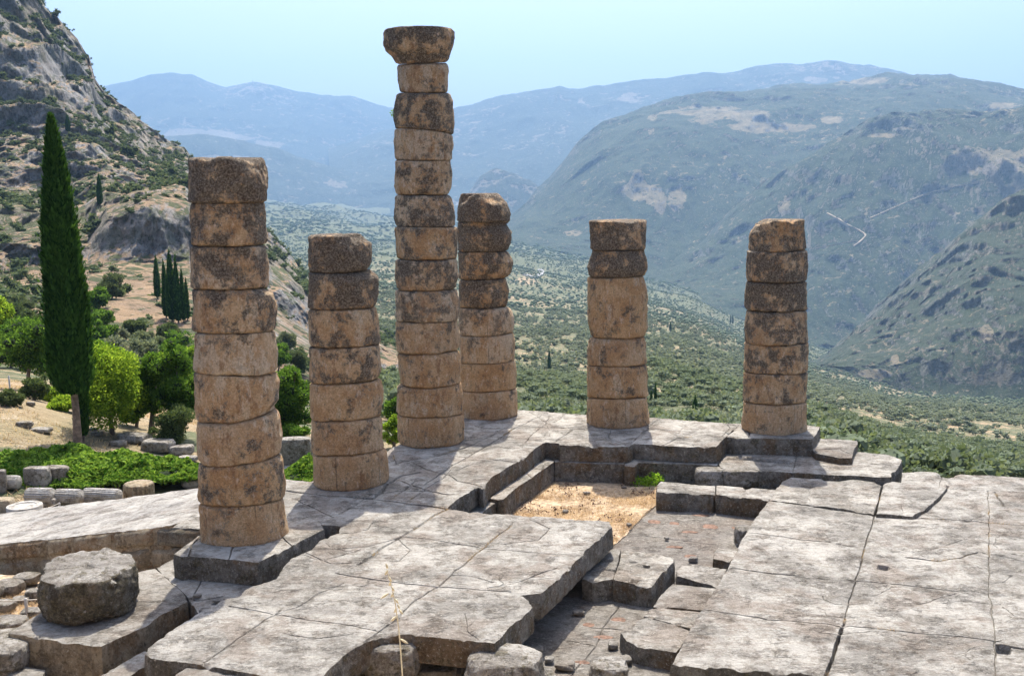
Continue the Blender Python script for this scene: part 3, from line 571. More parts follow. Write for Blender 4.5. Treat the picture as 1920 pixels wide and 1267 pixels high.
sheet('valley', H_VAL, L_, R_, 620, [(9, ('z', -1.35)), (20, ('z', [(L_, -1.5), (250, -1.5), (700, -1.6), (R_, -1.6)])), (30, ('z', [(L_, -2.15), (300, -2.1), (560, -2.0), (800, -3.5), (R_, -4)])),
    (45, [(L_, 740), (0, 745), (120, 772), (350, 800), (600, 810), (740, 820), (960, 850), (1500, 895), (1920, 935), (R_, 990)]),
    (80, [(L_, 700), (0, 708), (200, 735), (350, 765), (600, 770), (960, 785), (1300, 810), (1500, 830), (1700, 885), (1920, 905), (R_, 950)]),
    (150, [(L_, 650), (0, 655), (350, 690), (600, 710), (740, 730), (960, 745), (1100, 765), (1300, 765), (1500, 780), (1700, 845), (1920, 880), (R_, 920)]),
    (300, [(L_, 630), (350, 640), (600, 660), (740, 680), (960, 690), (1100, 700), (1230, 668), (1300, 690), (1400, 725), (1540, 770), (1700, 810), (1920, 840), (R_, 880)]),
    (600, [(L_, 570), (350, 570), (600, 590), (740, 600), (960, 612), (1100, 625), (1300, 650), (1400, 690), (1540, 735), (1700, 765), (1920, 780), (R_, 810)]),
    (1100, [(L_, 520), (600, 520), (740, 520), (960, 548), (1100, 565), (1300, 605), (1400, 645), (1540, 695), (1700, 740), (1920, 752), (R_, 780)]),
    (2000, [(L_, 480), (600, 462), (740, 472), (960, 485), (1100, 508), (1300, 562), (1400, 604), (1540, 660), (1700, 700), (1920, 720), (R_, 740)]),
    (3500, [(L_, 440), (500, 402), (740, 425), (960, 442), (1100, 468), (1300, 522), (1500, 600), (R_, 700)]),
    (5600, [(L_, 390), (500, 380), (600, 388), (740, 405), (960, 425), (1100, 450), (1300, 500), (R_, 640)])], 340, 55, 0.006, 88, power=1.0, bare=[(1285, 690, 6, 14), (1660, 820, 8, 8), (990, 525, 20, 6), (560, 640, 30, 40), (60, 780, 400, 60)])
sheet('cliff', H_CLIFF, L_, 800, 760, [(100, [(L_, 720), (0, 720), (350, 720), (560, 735), (800, 790)]), (140, [(L_, 600), (0, 610), (200, 596), (350, 606), (505, 655), (575, 685), (700, 745), (800, 780)]),
    (215, [(L_, 500), (0, 512), (170, 500), (350, 492), (430, 540), (505, 582), (575, 628), (700, 700), (800, 740)]),
    (232, [(L_, 445), (0, 455), (160, 440), (200, 392), (300, 372), (350, 378), (430, 440), (505, 520), (575, 575), (700, 650), (800, 690)]),
    (330, [(L_, 300), (0, 350), (120, 345), (200, 325), (300, 345), (350, 352), (430, 420), (505, 500), (575, 565), (700, 650), (800, 690)]),
    (400, [(L_, 100), (0, 235), (100, 215), (150, 235), (200, 265), (290, 315), (350, 335), (430, 415), (505, 475), (575, 545), (700, 630), (800, 670)]),
    (520, [(L_, -400), (0, -110), (60, -40), (97, 4), (112, 35), (130, 60), (150, 84), (168, 98), (186, 126), (195, 170), (208, 190), (228, 206), (250, 222), (270, 240), (290, 258), (318, 284), (335, 294), (352, 302), (430, 400), (505, 452), (520, 470), (545, 502), (575, 535), (640, 590), (700, 625), (800, 660)]),
    (650, [(L_, -300), (0, -50), (350, 380), (800, 680)])], 460, 6.0, 0.022, 5, rib=7.5, terr=20, tper=19, power=0.8, bare=[(150, 130, 60, 14), (60, 260, 70, 16), (250, 560, 60, 60), (300, 540, 60, 30), (560, 600, 20, 50), (545, 610, 40, 6)])

def strip(name, pts, wd, mat, names, lift=0.25, label=None):
    """a road laid on the land along sight lines"""
    P = resample(np.array(pts, float), 4, False); Q = []
    for p in P:
        h_ = hit(p[0], p[1], names)
        if h_: Q.append(h_[0][:])
    Q = np.array(Q); 
    for _ in range(2): Q[1:-1] = (Q[:-2] + Q[1:-1] * 2 + Q[2:]) / 4
    T = np.gradient(Q, axis=0); T[:, 2] = 0; T /= np.linalg.norm(T, axis=1)[:, None] + 1e-9; N = np.column_stack([T[:, 1], -T[:, 0], 0 * T[:, 0]]) * wd / 2; N *= R.uniform(0.7, 1.3, len(Q))[:, None]
    V = np.vstack([Q + N + (0, 0, lift), Q - N + (0, 0, lift)]); n = len(Q); k = np.arange(n - 1)
    V = np.vstack([V, V - (0, 0, lift * 4)]); fs = np.vstack([np.column_stack([k, k + 1, n + k + 1, n + k]), np.column_stack([k, k + 1, 2 * n + k + 1, 2 * n + k]), np.column_stack([n + k, n + k + 1, 3 * n + k + 1, 3 * n + k])])
    return tag(link(name, mesh(name, V, [fs], False), mat), kind='structure')
strip('road', [(1551, 400), (1575, 412), (1590, 422), (1608, 430), (1625, 441), (1614, 452), (1600, 462)], 4, M_ROAD, ['wooded_mountain'], 1.5)
strip('road', [(1518, 468), (1545, 463), (1585, 455), (1606, 452)], 2.5, M_ROAD, ['wooded_mountain'], 1.5)
strip('road', [(1625, 412), (1680, 388), (1740, 362), (1790, 350), (1835, 340)], 2.5, M_ROAD, ['wooded_mountain', 'rocky_mountain'], 1.5)
strip('road', [(985, 516), (1003, 522), (1018, 512), (1012, 506)], 8, M_ASPH, ['valley'], 1.5)

# the terrace the picture is taken from, below and behind the viewer
X, Y = np.meshgrid(np.linspace(-14, 14, 70), np.concatenate([np.linspace(-14, 4.2, 50), np.linspace(4.4, 12.5, 40)]))
Zt = np.interp(Y, [-14, 0, 4.2, 4.8, 7, 10, 12.5], [5.6, 5.0, 4.62, 4.3, 2.2, -0.6, -1.8]) + 0.08 * fbm(P3(X, Y, 2), 4)
Zt = np.where(Y > 3.9, np.minimum(Zt, np.interp(Y, [3.9, 4.4, 5, 12], [4.9, 4.35, 3.9, -0.3])), Zt)
a, b = np.meshgrid(np.arange(X.shape[0] - 1), np.arange(X.shape[1] - 1), indexing='ij'); a = a.ravel(); b = b.ravel(); nn = X.shape[1]
tag(link('hillside', mesh('hillside', np.stack([X, Y, Zt], -1).reshape(-1, 3), [np.column_stack([a * nn + b, a * nn + b + 1, (a + 1) * nn + b + 1, (a + 1) * nn + b])]), M_SOIL), kind='structure')
# ------------------------------------------------------------------ the temple: columns of separate drums
POS = {}
def column_base(k, lx, rx, fy):
    """centre of the foot from the left and right edge and the lowest point of the front"""
    r = 0.9
    for _ in range(3):
        cx = (lx + rx) / 2; x, y = G(cx, fy, 0); d = math.hypot(x, y); x, y = x * (d + r) / d, y * (d + r) / d
        a = G(cx, fy, 0)
        zc = y * CP + H * SP; r = (rx - lx) / 2 / F * zc
    return np.array([x, y]), r
def drum(parent, ctr, zb, zt, tb, tt_, prof, dark, cream, seed, name='drum', roundt=0.05, roundb=0.05, na=110, pitsn=1.0, broken=None, flute=0.0):
    """prof(z) -> left radius, right radius, axis shift; tb/tt = (side slope, front slope) of the bed joints"""
    nz = max(8, int((zt - zb) / 0.028)); A = np.arange(na) / na * 2 * math.pi; t = np.linspace(0, 1, nz)
    t = 0.5 - 0.5 * np.cos(t * math.pi) * (0.35 + 0.65 * np.abs(np.cos(t * math.pi))) if False else t
    T, AA = np.meshgrid(t, A, indexing='ij'); cA, sA = np.cos(AA), np.sin(AA)
    d = np.linalg.norm(ctr); fw = ctr / d; rt = np.array([fw[1], -fw[0]])                    # forward and right as seen by the viewer
    zz = zb + (zt - zb) * T; l, r = prof(zz); mid = (r - l) / 2; hw = (l + r) / 2
    Rr = hw
    px_, py_ = cA * Rr, sA * Rr
    zlo = zb + tb[0] * px_ + tb[1] * py_; zhi = zt + tt_[0] * px_ + tt_[1] * py_; z = zlo + (zhi - zlo) * T
    q = np.stack([cA * 0.85 + seed, sA * 0.85, z * 1.1], -1)
    e1 = (z - zlo); e2 = (zhi - z); nr = 0.45 + 4.2 * np.clip(fbm(q * 1.9 + 5, 4, 0.6) + 0.12, 0, 1.2)
    def rnd(e, rr): rr = rr * nr + 0.012; u_ = np.clip(1 - e / rr, 0, 1); return rr * (1 - np.sqrt(np.clip(1 - u_ ** 2, 0, 1))) 
    amp = 0.026 + 0.016 * dark
    disp = amp * (1.5 * fbm(q * 2.0, 6, 0.6) + 0.35 * ridged(q * 9, 3)) - 0.018 * pitsn * np.clip(ridged(q * 5 + 3, 3) - 0.25, 0, 1) - 0.02 * pitsn * np.clip(fbm(q * 7 + 9, 3) - 0.22, 0, 1) * 2
    slab_ = -0.06 * np.clip(np.abs(fbm(q * np.array([1.2, 1.2, 0.7]) + 77, 2)) * 3 - 1.0, 0, 1)
    if flute: disp = disp - flute * np.clip(np.cos(AA * 20) * 0.5 + 0.5, 0, 1) * np.clip(fbm(q * 0.8 + 33, 2) * 3 + 0.1, 0, 1)
    Rr = Rr + disp + slab_ - rnd(e2, roundt) - rnd(e1, roundb)
    if broken is not None: z, Rr = broken(z, Rr, cA, sA, T, q)
    X = ctr[0] + (cA * Rr + mid) * rt[0] + sA * Rr * fw[0]; Y = ctr[1] + (cA * Rr + mid) * rt[1] + sA * Rr * fw[1]
    V = np.stack([X, Y, z], -1).reshape(-1, 3); i, j = np.meshgrid(np.arange(nz - 1), np.arange(na), indexing='ij'); i = i.ravel(); j = j.ravel(); jn = (j + 1) % na
    Fs = [np.column_stack([i * na + j, i * na + jn, (i + 1) * na + jn, (i + 1) * na + j])]
    # top and bottom beds: rings closing inward
    rings = [0.86, 0.6, 0.3, 0.13]; n0 = len(V); last = (nz - 1) * na + np.arange(na); top = V[last]; c0 = top.mean(0); add = []
    for s_ in rings:
        v = c0 + (top - c0) * s_; v[:, 2] = top[:, 2] * s_ + c0[2] * (1 - s_) + 0.018 * fbm(P3(v[:, 0] * 3, v[:, 1] * 3, seed), 3) + 0.012 * (1 - s_); add.append(v)
    V = np.vstack([V] + add + [c0[None], V[:na].mean(0)[None]]); j = np.arange(na); jn = (j + 1) % na; pr = last
    for k in range(4): cu = n0 + k * na + j; Fs.append(np.column_stack([pr, np.roll(pr, -1), np.roll(cu, -1), cu])); pr = cu
    Fs.append(np.column_stack([pr, np.roll(pr, -1), np.full(na, n0 + 4 * na)])); Fs.append(np.column_stack([jn, j, np.full(na, n0 + 4 * na + 1)]))
    me = mesh(name, V - (ctr[0], ctr[1], 0), Fs, True)
    try: me.set_sharp_from_angle(angle=math.radians(50))
    except Exception: pass
    o = link(name, me, M_COL, parent); o.color = (dark, cream, 1.0 if (zb < .1 or cream > .65) else 0.0, 1); return o
def column(key, label, base, left, right, joints, tone, topback, capital=None, seed=0.0, topbreak=None):
    ctr, r0 = column_base(key, *base); POS[key] = (ctr, r0)
    e = empty('ruined_column', (ctr[0], ctr[1], 0), label, 'column', 'standing columns of the temple')
    d = np.linalg.norm(ctr); fw = ctr / d; rt = np.array([fw[1], -fw[0]])
    def zpx(px, py, dist): return float(zat(px, py, dist))
    def side(poly, sgn):
        zs, rs = [], []
        for y_, x_ in poly:
            rx_, ry_, rz_ = ray(x_, y_); t_ = d / (rx_ * fw[0] + ry_ * fw[1]); zs.append(H + rz_ * t_); rs.append(sgn * (rx_ * rt[0] + ry_ * rt[1]) * t_)
        o = np.argsort(zs, kind='stable'); return np.array(zs)[o], np.array(rs)[o]
    zl, rl = side(left, -1); zr, rr = side(right, 1)
    zl = zl + np.arange(len(zl)) * 1e-5; zr = zr + np.arange(len(zr)) * 1e-5
    prof = lambda z: (np.interp(z, zl, rl), np.interp(z, zr, rr))
    J = [(0.0, 0.0, 0.0)]
    for yl, ym, yr in reversed(joints):
        xl, xr = np.interp(yl, [p[0] for p in left], [p[1] for p in left]), np.interp(yr, [p[0] for p in right], [p[1] for p in right])
        zL, zR = zpx(xl, yl, d), zpx(xr, yr, d); l_, r_ = prof((zL + zR) / 2); hw = (l_ + r_) / 2
        zM = zpx((xl + xr) / 2, ym, d - hw); zc = (zL + zR) / 2
        J.append((zc, float(np.clip((zR - zL) / 2 / hw, -0.12, 0.12)), float(np.clip((zc - zM) / hw, -0.10, 0.10))))
    zt = zpx((left[0][1] + right[0][1]) / 2, topback, d + (0.6 if capital is None else 0.0)); J.append((zt, 0.0, 0.0))
    n = len(J) - 1
    for i in range(n):
        a, b = J[i], J[i + 1]; dk, cr = tone[n - 1 - i]
        drum(e, ctr, a[0] + (0.004 if i else -0.01), b[0] - 0.004, (a[1], a[2]), (b[1], b[2]), prof, dk, cr, seed + i * 13.7, 'capital' if (capital and i == n - 1) else 'drum',
             0.02 if (capital and i == n - 1) else 0.032, 0.02 if i == 0 else 0.04, 120 if key in 'ABC' else 90, broken=topbreak if i == n - 1 else None, flute=0.012 if (i < 3) else 0.0)
    for o in e.children: o.location = (0, 0, 0)
    return e
def brk(amt, side=0.0, front=0.0, f=1.6, s=1.0):
    """chipped rim of a top drum: the edge is knocked down and in where the noise says, more to the front and one side"""
    def fn(z, Rr, cA, sA, T, q):
        m = np.clip(fbm(q * f + 60 * s, 3) * 2.2 + side * cA - front * sA - 0.1, 0, 1.3); k = np.clip((T - 0.35) / 0.65, 0, 1) ** 1.5
        zt = z - amt * m * k * 0.9; return zt, Rr - amt * 0.75 * m * np.clip((T - 0.6) / 0.4, 0, 1) ** 1.2
    return fn
column('A', 'nearest column of nine worn drums standing on its own plinth beside the ramp', (372, 541, 1028),
    [(297, 352), (381, 353), (382, 355.5), (460, 355), (462, 358), (541, 358.5), (543, 361), (622, 361), (624, 363), (700, 363), (786, 366), (867, 370), (942, 371.5), (1010, 374), (1020, 376)],
    [(297, 494), (303, 499), (320, 502), (350, 504), (377, 503), (380, 496), (390, 495), (420, 499), (448, 502), (458, 498), (475, 500), (490, 503), (530, 503), (540, 501), (548, 514), (562, 518), (580, 519), (605, 517), (620, 514), (650, 520), (680, 521.5), (697, 519), (710, 523), (750, 523), (758, 518), (765, 513), (772, 519), (785, 526), (820, 531), (842, 529), (848, 526), (860, 532), (900, 535), (930, 533), (970, 538), (995, 542), (1015, 541)],
    [(380, 382, 379), (461, 463, 458), (541, 544, 539), (622, 626, 619), (696, 706, 697), (788, 793, 766), (867, 873, 849), (942, 950, 931)],
    [(1.0, 0), (0.75, .3), (0.6, .6), (0.55, .3), (0.25, .9), (0.15, .5), (0.05, .3), (0.45, .2), (0.1, .1)], 297, seed=1, topbreak=brk(0.10, 0.2, 0.5))
column('B', 'shorter second column of seven drums with a sloping broken top, next to the nearest column', (584, 729, 922),
    [(437, 577), (505, 578), (515, 577), (578, 577.5), (640, 579), (710, 580), (780, 582), (845, 584), (900, 587), (915, 588)],
    [(437, 684), (447, 688), (455, 699), (470, 702), (490, 701), (500, 697), (507, 694), (512, 703), (520, 710), (545, 711), (565, 709), (575, 706), (590, 710), (610, 713), (640, 714), (648, 715), (675, 719), (695, 719), (708, 714), (715, 716), (730, 720), (755, 720), (776, 715), (785, 719), (800, 720.5), (830, 720), (838, 721), (850, 726), (890, 728), (912, 727)],
    [(509, 513, 506), (578, 581, 575), (649, 653, 644), (717, 721, 709), (786, 790, 778), (849, 855, 838)],
    [(1.0, 0), (0.95, 0), (0.4, .3), (0.45, .1), (0.1, .3), (0.15, .1), (0.0, 0)], 437, seed=3, topbreak=brk(0.22, 0.35, 0.55, 1.7, 2))
column('C', 'tallest slim column of thirteen pieces with a flaring capital on top', (743, 872, 841),
    [(60, 719), (84, 720), (95, 724), (105, 735), (119, 742), (121, 746), (150, 745), (173, 750), (178, 743), (190, 739.5), (230, 739.5), (241, 743), (250, 740), (270, 739), (299, 742), (304, 740), (350, 739.5), (365, 744), (372, 741), (410, 740), (423, 744), (430, 739.5), (470, 740), (486, 743), (492, 740.5), (530, 740.5), (544, 743), (552, 741), (603, 742), (640, 741), (661, 742), (690, 744), (719, 748), (724, 743.7), (778, 744), (782, 745), (820, 746), (835, 747)],
    [(60, 855), (73, 856), (93, 851), (111, 844), (119, 838), (121, 839), (133, 842), (173, 841), (177, 845), (190, 849.7), (230, 851), (254, 849), (270, 850), (299, 848), (303, 845), (325, 849), (350, 847), (365, 842), (370, 846), (385, 850), (405, 853), (422, 853), (426, 857), (485, 857), (490, 858), (520, 860), (541, 854), (546, 857), (560, 861), (580, 862.5), (598, 860), (604, 858), (625, 862), (650, 860), (657, 859), (663, 863), (680, 866), (714, 866), (717, 864), (740, 867.5), (774, 868), (780, 869.5), (830, 871.5)],
    [(121, 120, 118), (174, 174, 174), (242, 243, 253), (300, 302, 300), (365, 366, 365), (424, 426, 424), (486, 488, 485), (543, 546, 541), (601, 606, 599), (661, 665, 656), (720, 728, 714), (777, 784, 775)],
    [(0.8, .2), (0.25, .6), (0.75, .2), (0.4, .7), (0.35, .5), (0.65, .6), (0.4, .2), (0.6, .3), (0.5, .7), (0.2, .3), (0.3, .1), (0.1, .4), (0.1, .1)], 58, capital=True, seed=5)
column('D', 'far corner column of eight drums half hidden behind the tallest column', (861, 972, 789),
    [(363, 863), (375, 860), (417, 857), (420, 859), (470, 858), (523, 860), (575, 860), (629, 860), (700, 860.5), (770, 861), (785, 862)],
    [(363, 934), (380, 952), (400, 957), (416, 956), (420, 949), (435, 959), (455, 959), (470, 951), (476, 954), (490, 961), (510, 959), (521, 950), (526, 950), (545, 954.5), (560, 954), (574, 950), (580, 958), (592, 963), (610, 964), (623, 962), (640, 965.5), (674, 965), (680, 967), (700, 968.7), (727, 968.7), (735, 970.5), (780, 971)],
    [(416, 418, 416), (471, 473, 470), (523, 525, 521), (576, 579, 574), (627, 631, 623), (679, 683, 675), (731, 736, 727)],
    [(1.0, 0), (1.0, 0), (0.7, .3), (0.75, .1), (0.4, .8), (0.15, .9), (0.0, .1), (0.0, .2)], 362, seed=7, topbreak=brk(0.16, -0.1, 0.5, 1.8, 3))
column('E', 'squat column right of the middle with a wide flat top drum and a double height third drum', (1099.5, 1218, 805),
    [(411, 1104), (467, 1106), (472, 1110), (500, 1103), (517, 1104), (522, 1102), (600, 1102), (632, 1108), (638, 1104), (655, 1101), (745, 1101), (750, 1100), (795, 1100)],
    [(411, 1211), (467, 1211), (471, 1208), (485, 1212.5), (505, 1212.5), (518, 1207), (525, 1209), (540, 1212.7), (580, 1215), (615, 1214), (632, 1209), (640, 1210), (680, 1212), (745, 1215), (795, 1218)],
    [(469, 471, 468), (518, 521, 517), (631, 636, 630), (684, 688, 683), (744, 748, 743)],
    [(0.85, .1), (1.0, 0), (0.2, .1), (0.3, .1), (0.15, 0), (0.1, 0)], 411, seed=9, topbreak=brk(0.07, 0.1, 0.6, 1.5, 4))
column('F', 'rightmost column of seven dark stained drums on the end plinth', (1390.5, 1515, 818),
    [(410, 1409), (430, 1405), (466, 1403), (470, 1399), (525, 1398.5), (532, 1398), (640, 1396.5), (650, 1397), (680, 1394.7), (700, 1394), (750, 1392), (765, 1391), (806, 1390.5)],
    [(410, 1512), (468, 1512), (474, 1513.5), (525, 1513.5), (532, 1511.5), (580, 1511.5), (590, 1513.5), (645, 1515.6), (700, 1514.5), (705, 1513.5), (755, 1513), (765, 1512.7), (806, 1514)],
    [(468, 473, 468), (526, 531, 527), (581, 586, 581), (640, 649, 640), (696, 703, 697), (751, 760, 752)],
    [(0.8, 0), (0.75, .1), (0.95, 0), (0.6, .1), (0.55, .2), (0.4, .3), (0.2, 0)], 410, seed=11, topbreak=brk(0.12, -0.5, 0.5, 1.6, 5))
# a caper sprig growing from the tall column
cC = POS['C'][0]; e = empty('caper_plant', (cC[0] - 0.68, cC[1], float(zat(738, 208, np.linalg.norm(cC)))), 'tiny green plant sprouting from a joint high on the tallest column', 'plant')
V, Fq, T = leaves([(0, 0, 0), (-.06, -.03, -.05)], .09, 60, .06, 0.2, 0.2); link('leaves', mesh('leaves', V, [Fq], False, None, T), L_WEED, e)

# ------------------------------------------------------------------ the stone platforms
def wob(n=6, sc=.02): return None
PAV = [(320, 985), (372, 992), (420, 985), (560, 963), (606, 983), (638, 985), (636, 997), (603, 1010), (584, 1030), (545, 1047), (530, 1064), (517, 1085), (490, 1093), (460, 1102), (446, 1116), (420, 1121), (403, 1133), (378, 1143), (353, 1161), (340, 1168), (319, 1180), (306, 1194), (276, 1214), (268, 1226),
    (276, 1229), (285, 1233), (365, 1243), (470, 1262), (590, 1288), (607, 1264), (640, 1232), (682, 1205), (715, 1192), (770, 1187), (780, 1191), (905, 1203), (928, 1206), (963, 1168), (999, 1137), (992, 1125), (977, 1115), (1012, 1111), (1050, 1081), (1083, 1048), (1110, 1020), (1147, 988), (1143, 978), (1133, 976),
    (1020, 968), (985, 967), (950, 963), (920, 963), (905, 960), (880, 960), (862, 957), (839, 951), (856, 936), (878, 924), (896, 911), (906, 917), (912, 906), (925, 891), (938, 884), (965, 868), (985, 855), (1003, 842), (1022, 829),
    (1048, 832), (1050, 835), (1082, 835), (1115, 836), (1177, 837), (1183, 833), (1187, 830), (1245, 834), (1290, 836), (1343, 837), (1361, 819), (1372, 806), (1390, 793), (1300, 788), (1220, 782.5), (1100, 776.5), (975, 768), (905, 763), (735, 837), (727, 845), (583, 903), (560, 903), (484, 916)]
PJ = [  # joints and cracks traced on the paving
    ([(548, 921), (600, 927), (660, 931), (700, 935), (770, 944), (818, 950), (840, 953)], .07, .09),
    ([(660, 931), (700, 933), (727, 908), (750, 893), (778, 887)], .08, .09), ([(740, 862), (770, 862), (800, 858), (835, 850), (872, 838)], .05, .06),
    ([(738, 853), (742, 868), (870, 840), (905, 822), (960, 795)], .03, .04),
    ([(700, 978), (690, 992), (655, 1000), (640, 998)], .04, .03), ([(565, 940), (620, 966)], .03, .03),
    ([(840, 953), (812, 968), (795, 980), (770, 995), (745, 1008), (715, 1028), (680, 1052)], .06, .05), ([(600, 1028), (690, 1025), (750, 1005), (820, 1012), (870, 1020), (930, 1030), (1000, 1035), (1045, 1038)], .03, .03),
    ([(958, 985), (925, 1010), (895, 1035), (860, 1063), (830, 1092), (780, 1125), (740, 1160)], .035, .035),
    ([(640, 1075), (700, 1085), (760, 1093), (818, 1098), (900, 1104), (940, 1107)], .035, .035), ([(560, 1030), (620, 1055), (680, 1052)], .025, .025),
    ([(440, 1137), (480, 1143), (520, 1152), (560, 1158), (640, 1168), (700, 1180)], .03, .03), ([(520, 1148), (470, 1180), (430, 1207), (385, 1240)], .035, .035), ([(640, 1092), (600, 1110), (560, 1135), (520, 1150)], .02, .02),
    ([(720, 1175), (690, 1198), (672, 1215)], .04, .04), ([(540, 1190), (600, 1196), (660, 1188)], .02, .02),
    ([(930, 1098), (960, 1093), (990, 1083), (1035, 1066)], .03, .03), ([(850, 1076), (880, 1077), (925, 1090)], .03, .025), ([(1000, 976), (1030, 990), (1010, 1010), (960, 1018)], .025, .03), ([(870, 1150), (880, 1185), (900, 1200)], .02, .02),
    ([(745, 1010), (770, 1030), (750, 1050)], .02, .02), ([(570, 1040), (600, 1050), (640, 1040), (675, 1030)], .025, .02),
    ([(838, 888), (858, 900), (898, 910)], .03, .04), ([(800, 905), (850, 870), (912, 835), (960, 805), (1010, 780)], .045, .05), ([(865, 855), (920, 860), (965, 866)], .035, .04), ([(880, 832), (935, 838), (985, 845)], .03, .03), ([(910, 815), (960, 820), (1010, 825)], .03, .03),
    ([(860, 880), (890, 868), (930, 862)], .03, .03), ([(960, 795), (1000, 800), (1065, 802)], .03, .03), ([(1062, 803), (1120, 808), (1180, 812), (1215, 806)], .04, .05), ([(1029, 782), (1022, 795), (1000, 812), (985, 828)], .03, .03), ([(1052, 800), (1075, 806), (1045, 826)], .03, .03), ([(1240, 783), (1218, 797)], .03, .04), ([(1220, 803), (1290, 808), (1360, 810)], .035, .04), ([(1145, 808), (1140, 820), (1180, 835)], .03, .03), ([(1185, 828), (1200, 815), (1212, 806)], .03, .04), ([(1245, 833), (1270, 820), (1340, 813)], .03, .04), ([(1360, 790), (1368, 800), (1355, 815)], .03, .03), ([(990, 770), (1040, 800)], .02, .02), ([(1060, 775), (1040, 790)], .02, .02), ([(1310, 790), (1280, 800), (1275, 808)], .02, .02),
    ([(760, 905), (800, 918), (830, 925)], .05, .06), ([(700, 925), (760, 918), (800, 920)], .04, .05), ([(740, 930), (775, 905)], .04, .05), ([(770, 935), (830, 895), (845, 880)], .03, .04), ([(640, 960), (665, 948), (680, 935)], .03, .03), ([(780, 870), (800, 880), (838, 888)], .03, .03), ([(900, 800), (950, 803), (975, 795)], .03, .03)]
def pave_z(X):
    q = P3(X[:, 0], X[:, 1], 4); q2 = P3((X @ U) / 1.25 + 0.3 * 0, (X @ W) / 1.1, 0); c = np.floor(q2[:, 0]) * 17.3 + np.floor(q2[:, 1] + np.floor(q2[:, 0]) * .5) * 7.7
    k = np.clip((X[:, 1] - 23.5) / 3, 0, 1)
    return k * 0.02 * (np.sin(c * 12.9898) ) * 0.6
def crk(n, region, ln, seedn=0):
    out = []
    r_ = np.random.default_rng(100 + seedn)
    while len(out) < n:
        x0, y0 = r_.uniform(region[0], region[2]), r_.uniform(region[1], region[3]); a = r_.choice([0.1, -0.35, 2.4, 1.2]) + r_.normal() * .3; L = [(x0, y0)]
        for _ in range(r_.integers(3, 7)): a += r_.normal() * .5; x0 += math.cos(a) * ln; y0 += math.sin(a) * ln * .35; L.append((x0, y0))
        out.append((L, r_.uniform(.012, .022), r_.uniform(.012, .025)))
    return out
pv = stone('stone_pavement', PAV, 0.0, 0.43, s=.05, joints=PJ + crk(10, (760, 790, 1300, 900), 14, 1) + crk(9, (520, 960, 1080, 1200), 20, 2), jag=.03, chip=.045, rough=.014, side=.035, zf=pave_z,
    pits=[(678, 1130, .22, .10, .05), (1015, 900, .01, .01, .0)], seed=2)
tag(pv, kind='structure')
# ground courses below, set back under the paving
def inset(pix, z, k): P = px2w(pix, z); c = P.mean(0); return P
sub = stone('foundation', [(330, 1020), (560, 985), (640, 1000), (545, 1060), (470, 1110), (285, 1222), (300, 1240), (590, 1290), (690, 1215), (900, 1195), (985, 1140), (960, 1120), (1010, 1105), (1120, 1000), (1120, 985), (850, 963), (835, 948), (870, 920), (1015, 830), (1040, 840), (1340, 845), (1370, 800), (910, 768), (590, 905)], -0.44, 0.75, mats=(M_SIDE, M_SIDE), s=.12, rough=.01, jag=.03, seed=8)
tag(sub, kind='structure')
# plinths
def thing(o, label, cat, group=None): return tag(o, label, cat, group)
pl = stone('column_plinth', [(326, 1038), (340, 1043), (356, 1042), (430, 1048), (484, 1053), (545, 1022), (608, 991), (601, 980), (560, 958), (372, 1003)], 0.012, 0.45, s=.045, chip=.05, jag=.02, side=.03, seed=12,
    joints=[([(375, 1004), (360, 1022), (355, 1043)], .04, .05), ([(440, 1020), (432, 1035), (430, 1048)], .03, .05), ([(545, 1022), (530, 1008)], .03, .05)])
thing(pl, 'grey square plinth of joined blocks under the nearest column', 'plinth', 'plinths under the columns')
pl = stone('column_plinth', [(1362, 819), (1400, 820), (1440, 821), (1522, 823), (1530, 815), (1537, 799.5), (1515, 797), (1392, 791)], 0.012, 0.47, s=.05, chip=.04, jag=.012, side=.03, seed=13, joints=[([(1405, 812), (1404, 821)], .03, .04)])
thing(pl, 'dark faced plinth block under the rightmost column', 'plinth', 'plinths under the columns')
# ledge round the sunken court, one course down
LD = [('low stone kerb running away along the left side of the dry grass court', [(1022, 850), (1040, 865), (1030, 872), (1019, 879), (1000, 893), (970, 912), (943, 935), (934, 937), (919, 934), (950, 905), (985, 880), (1010, 862)], -.44, .6, [([(1018, 872), (1016, 880)], .03, .05), ([(990, 890), (998, 895)], .03, .04)]),
      ('low broken kerb stone at the near end of the left kerb, by the grey slab', [(890, 945), (903, 942), (917, 938), (930, 942), (915, 952), (903, 964), (870, 975), (860, 965)], -.52, .5, []),
      ('long kerb wall at the back of the dry grass court below the squat column', [(1041, 866), (1120, 868.5), (1171, 870), (1171, 873), (1190, 874.5), (1197, 867), (1260, 868), (1345, 872), (1356, 852), (1190, 845), (1025, 845)], -.44, .6, [([(1127, 850), (1127, 869)], .03, .05), ([(1172, 858), (1171, 870)], .03, .05)])]
for lb, pg, z_, h_, jn in LD: thing(stone('kerb_stone', pg, z_, h_, s=.05, joints=jn, chip=.018, jag=.012, side=.02), lb, 'kerb stone', 'kerbs of the sunken court')
tr = stone('step_slab', [(1347, 869), (1352, 875), (1368, 881), (1400, 879.5), (1415, 879), (1425, 882), (1500, 886), (1560, 890), (1610, 891), (1640, 894), (1671, 894), (1672, 886), (1680, 882), (1686, 872), (1691, 862), (1668, 852), (1610, 847), (1540, 840), (1362, 846)], -.46, .5, s=.05, chip=.04, jag=.02,
    pits=[(1432, 862.5, .72, .16, .22)], joints=[([(1495, 850), (1486, 886)], .02, .03), ([(1404, 872), (1400, 880)], .02, .03), ([(1590, 866), (1672, 872)], .02, .02)])
thing(tr, 'wide grey step slab with a long sunk slot below the rightmost column', 'stone slab')
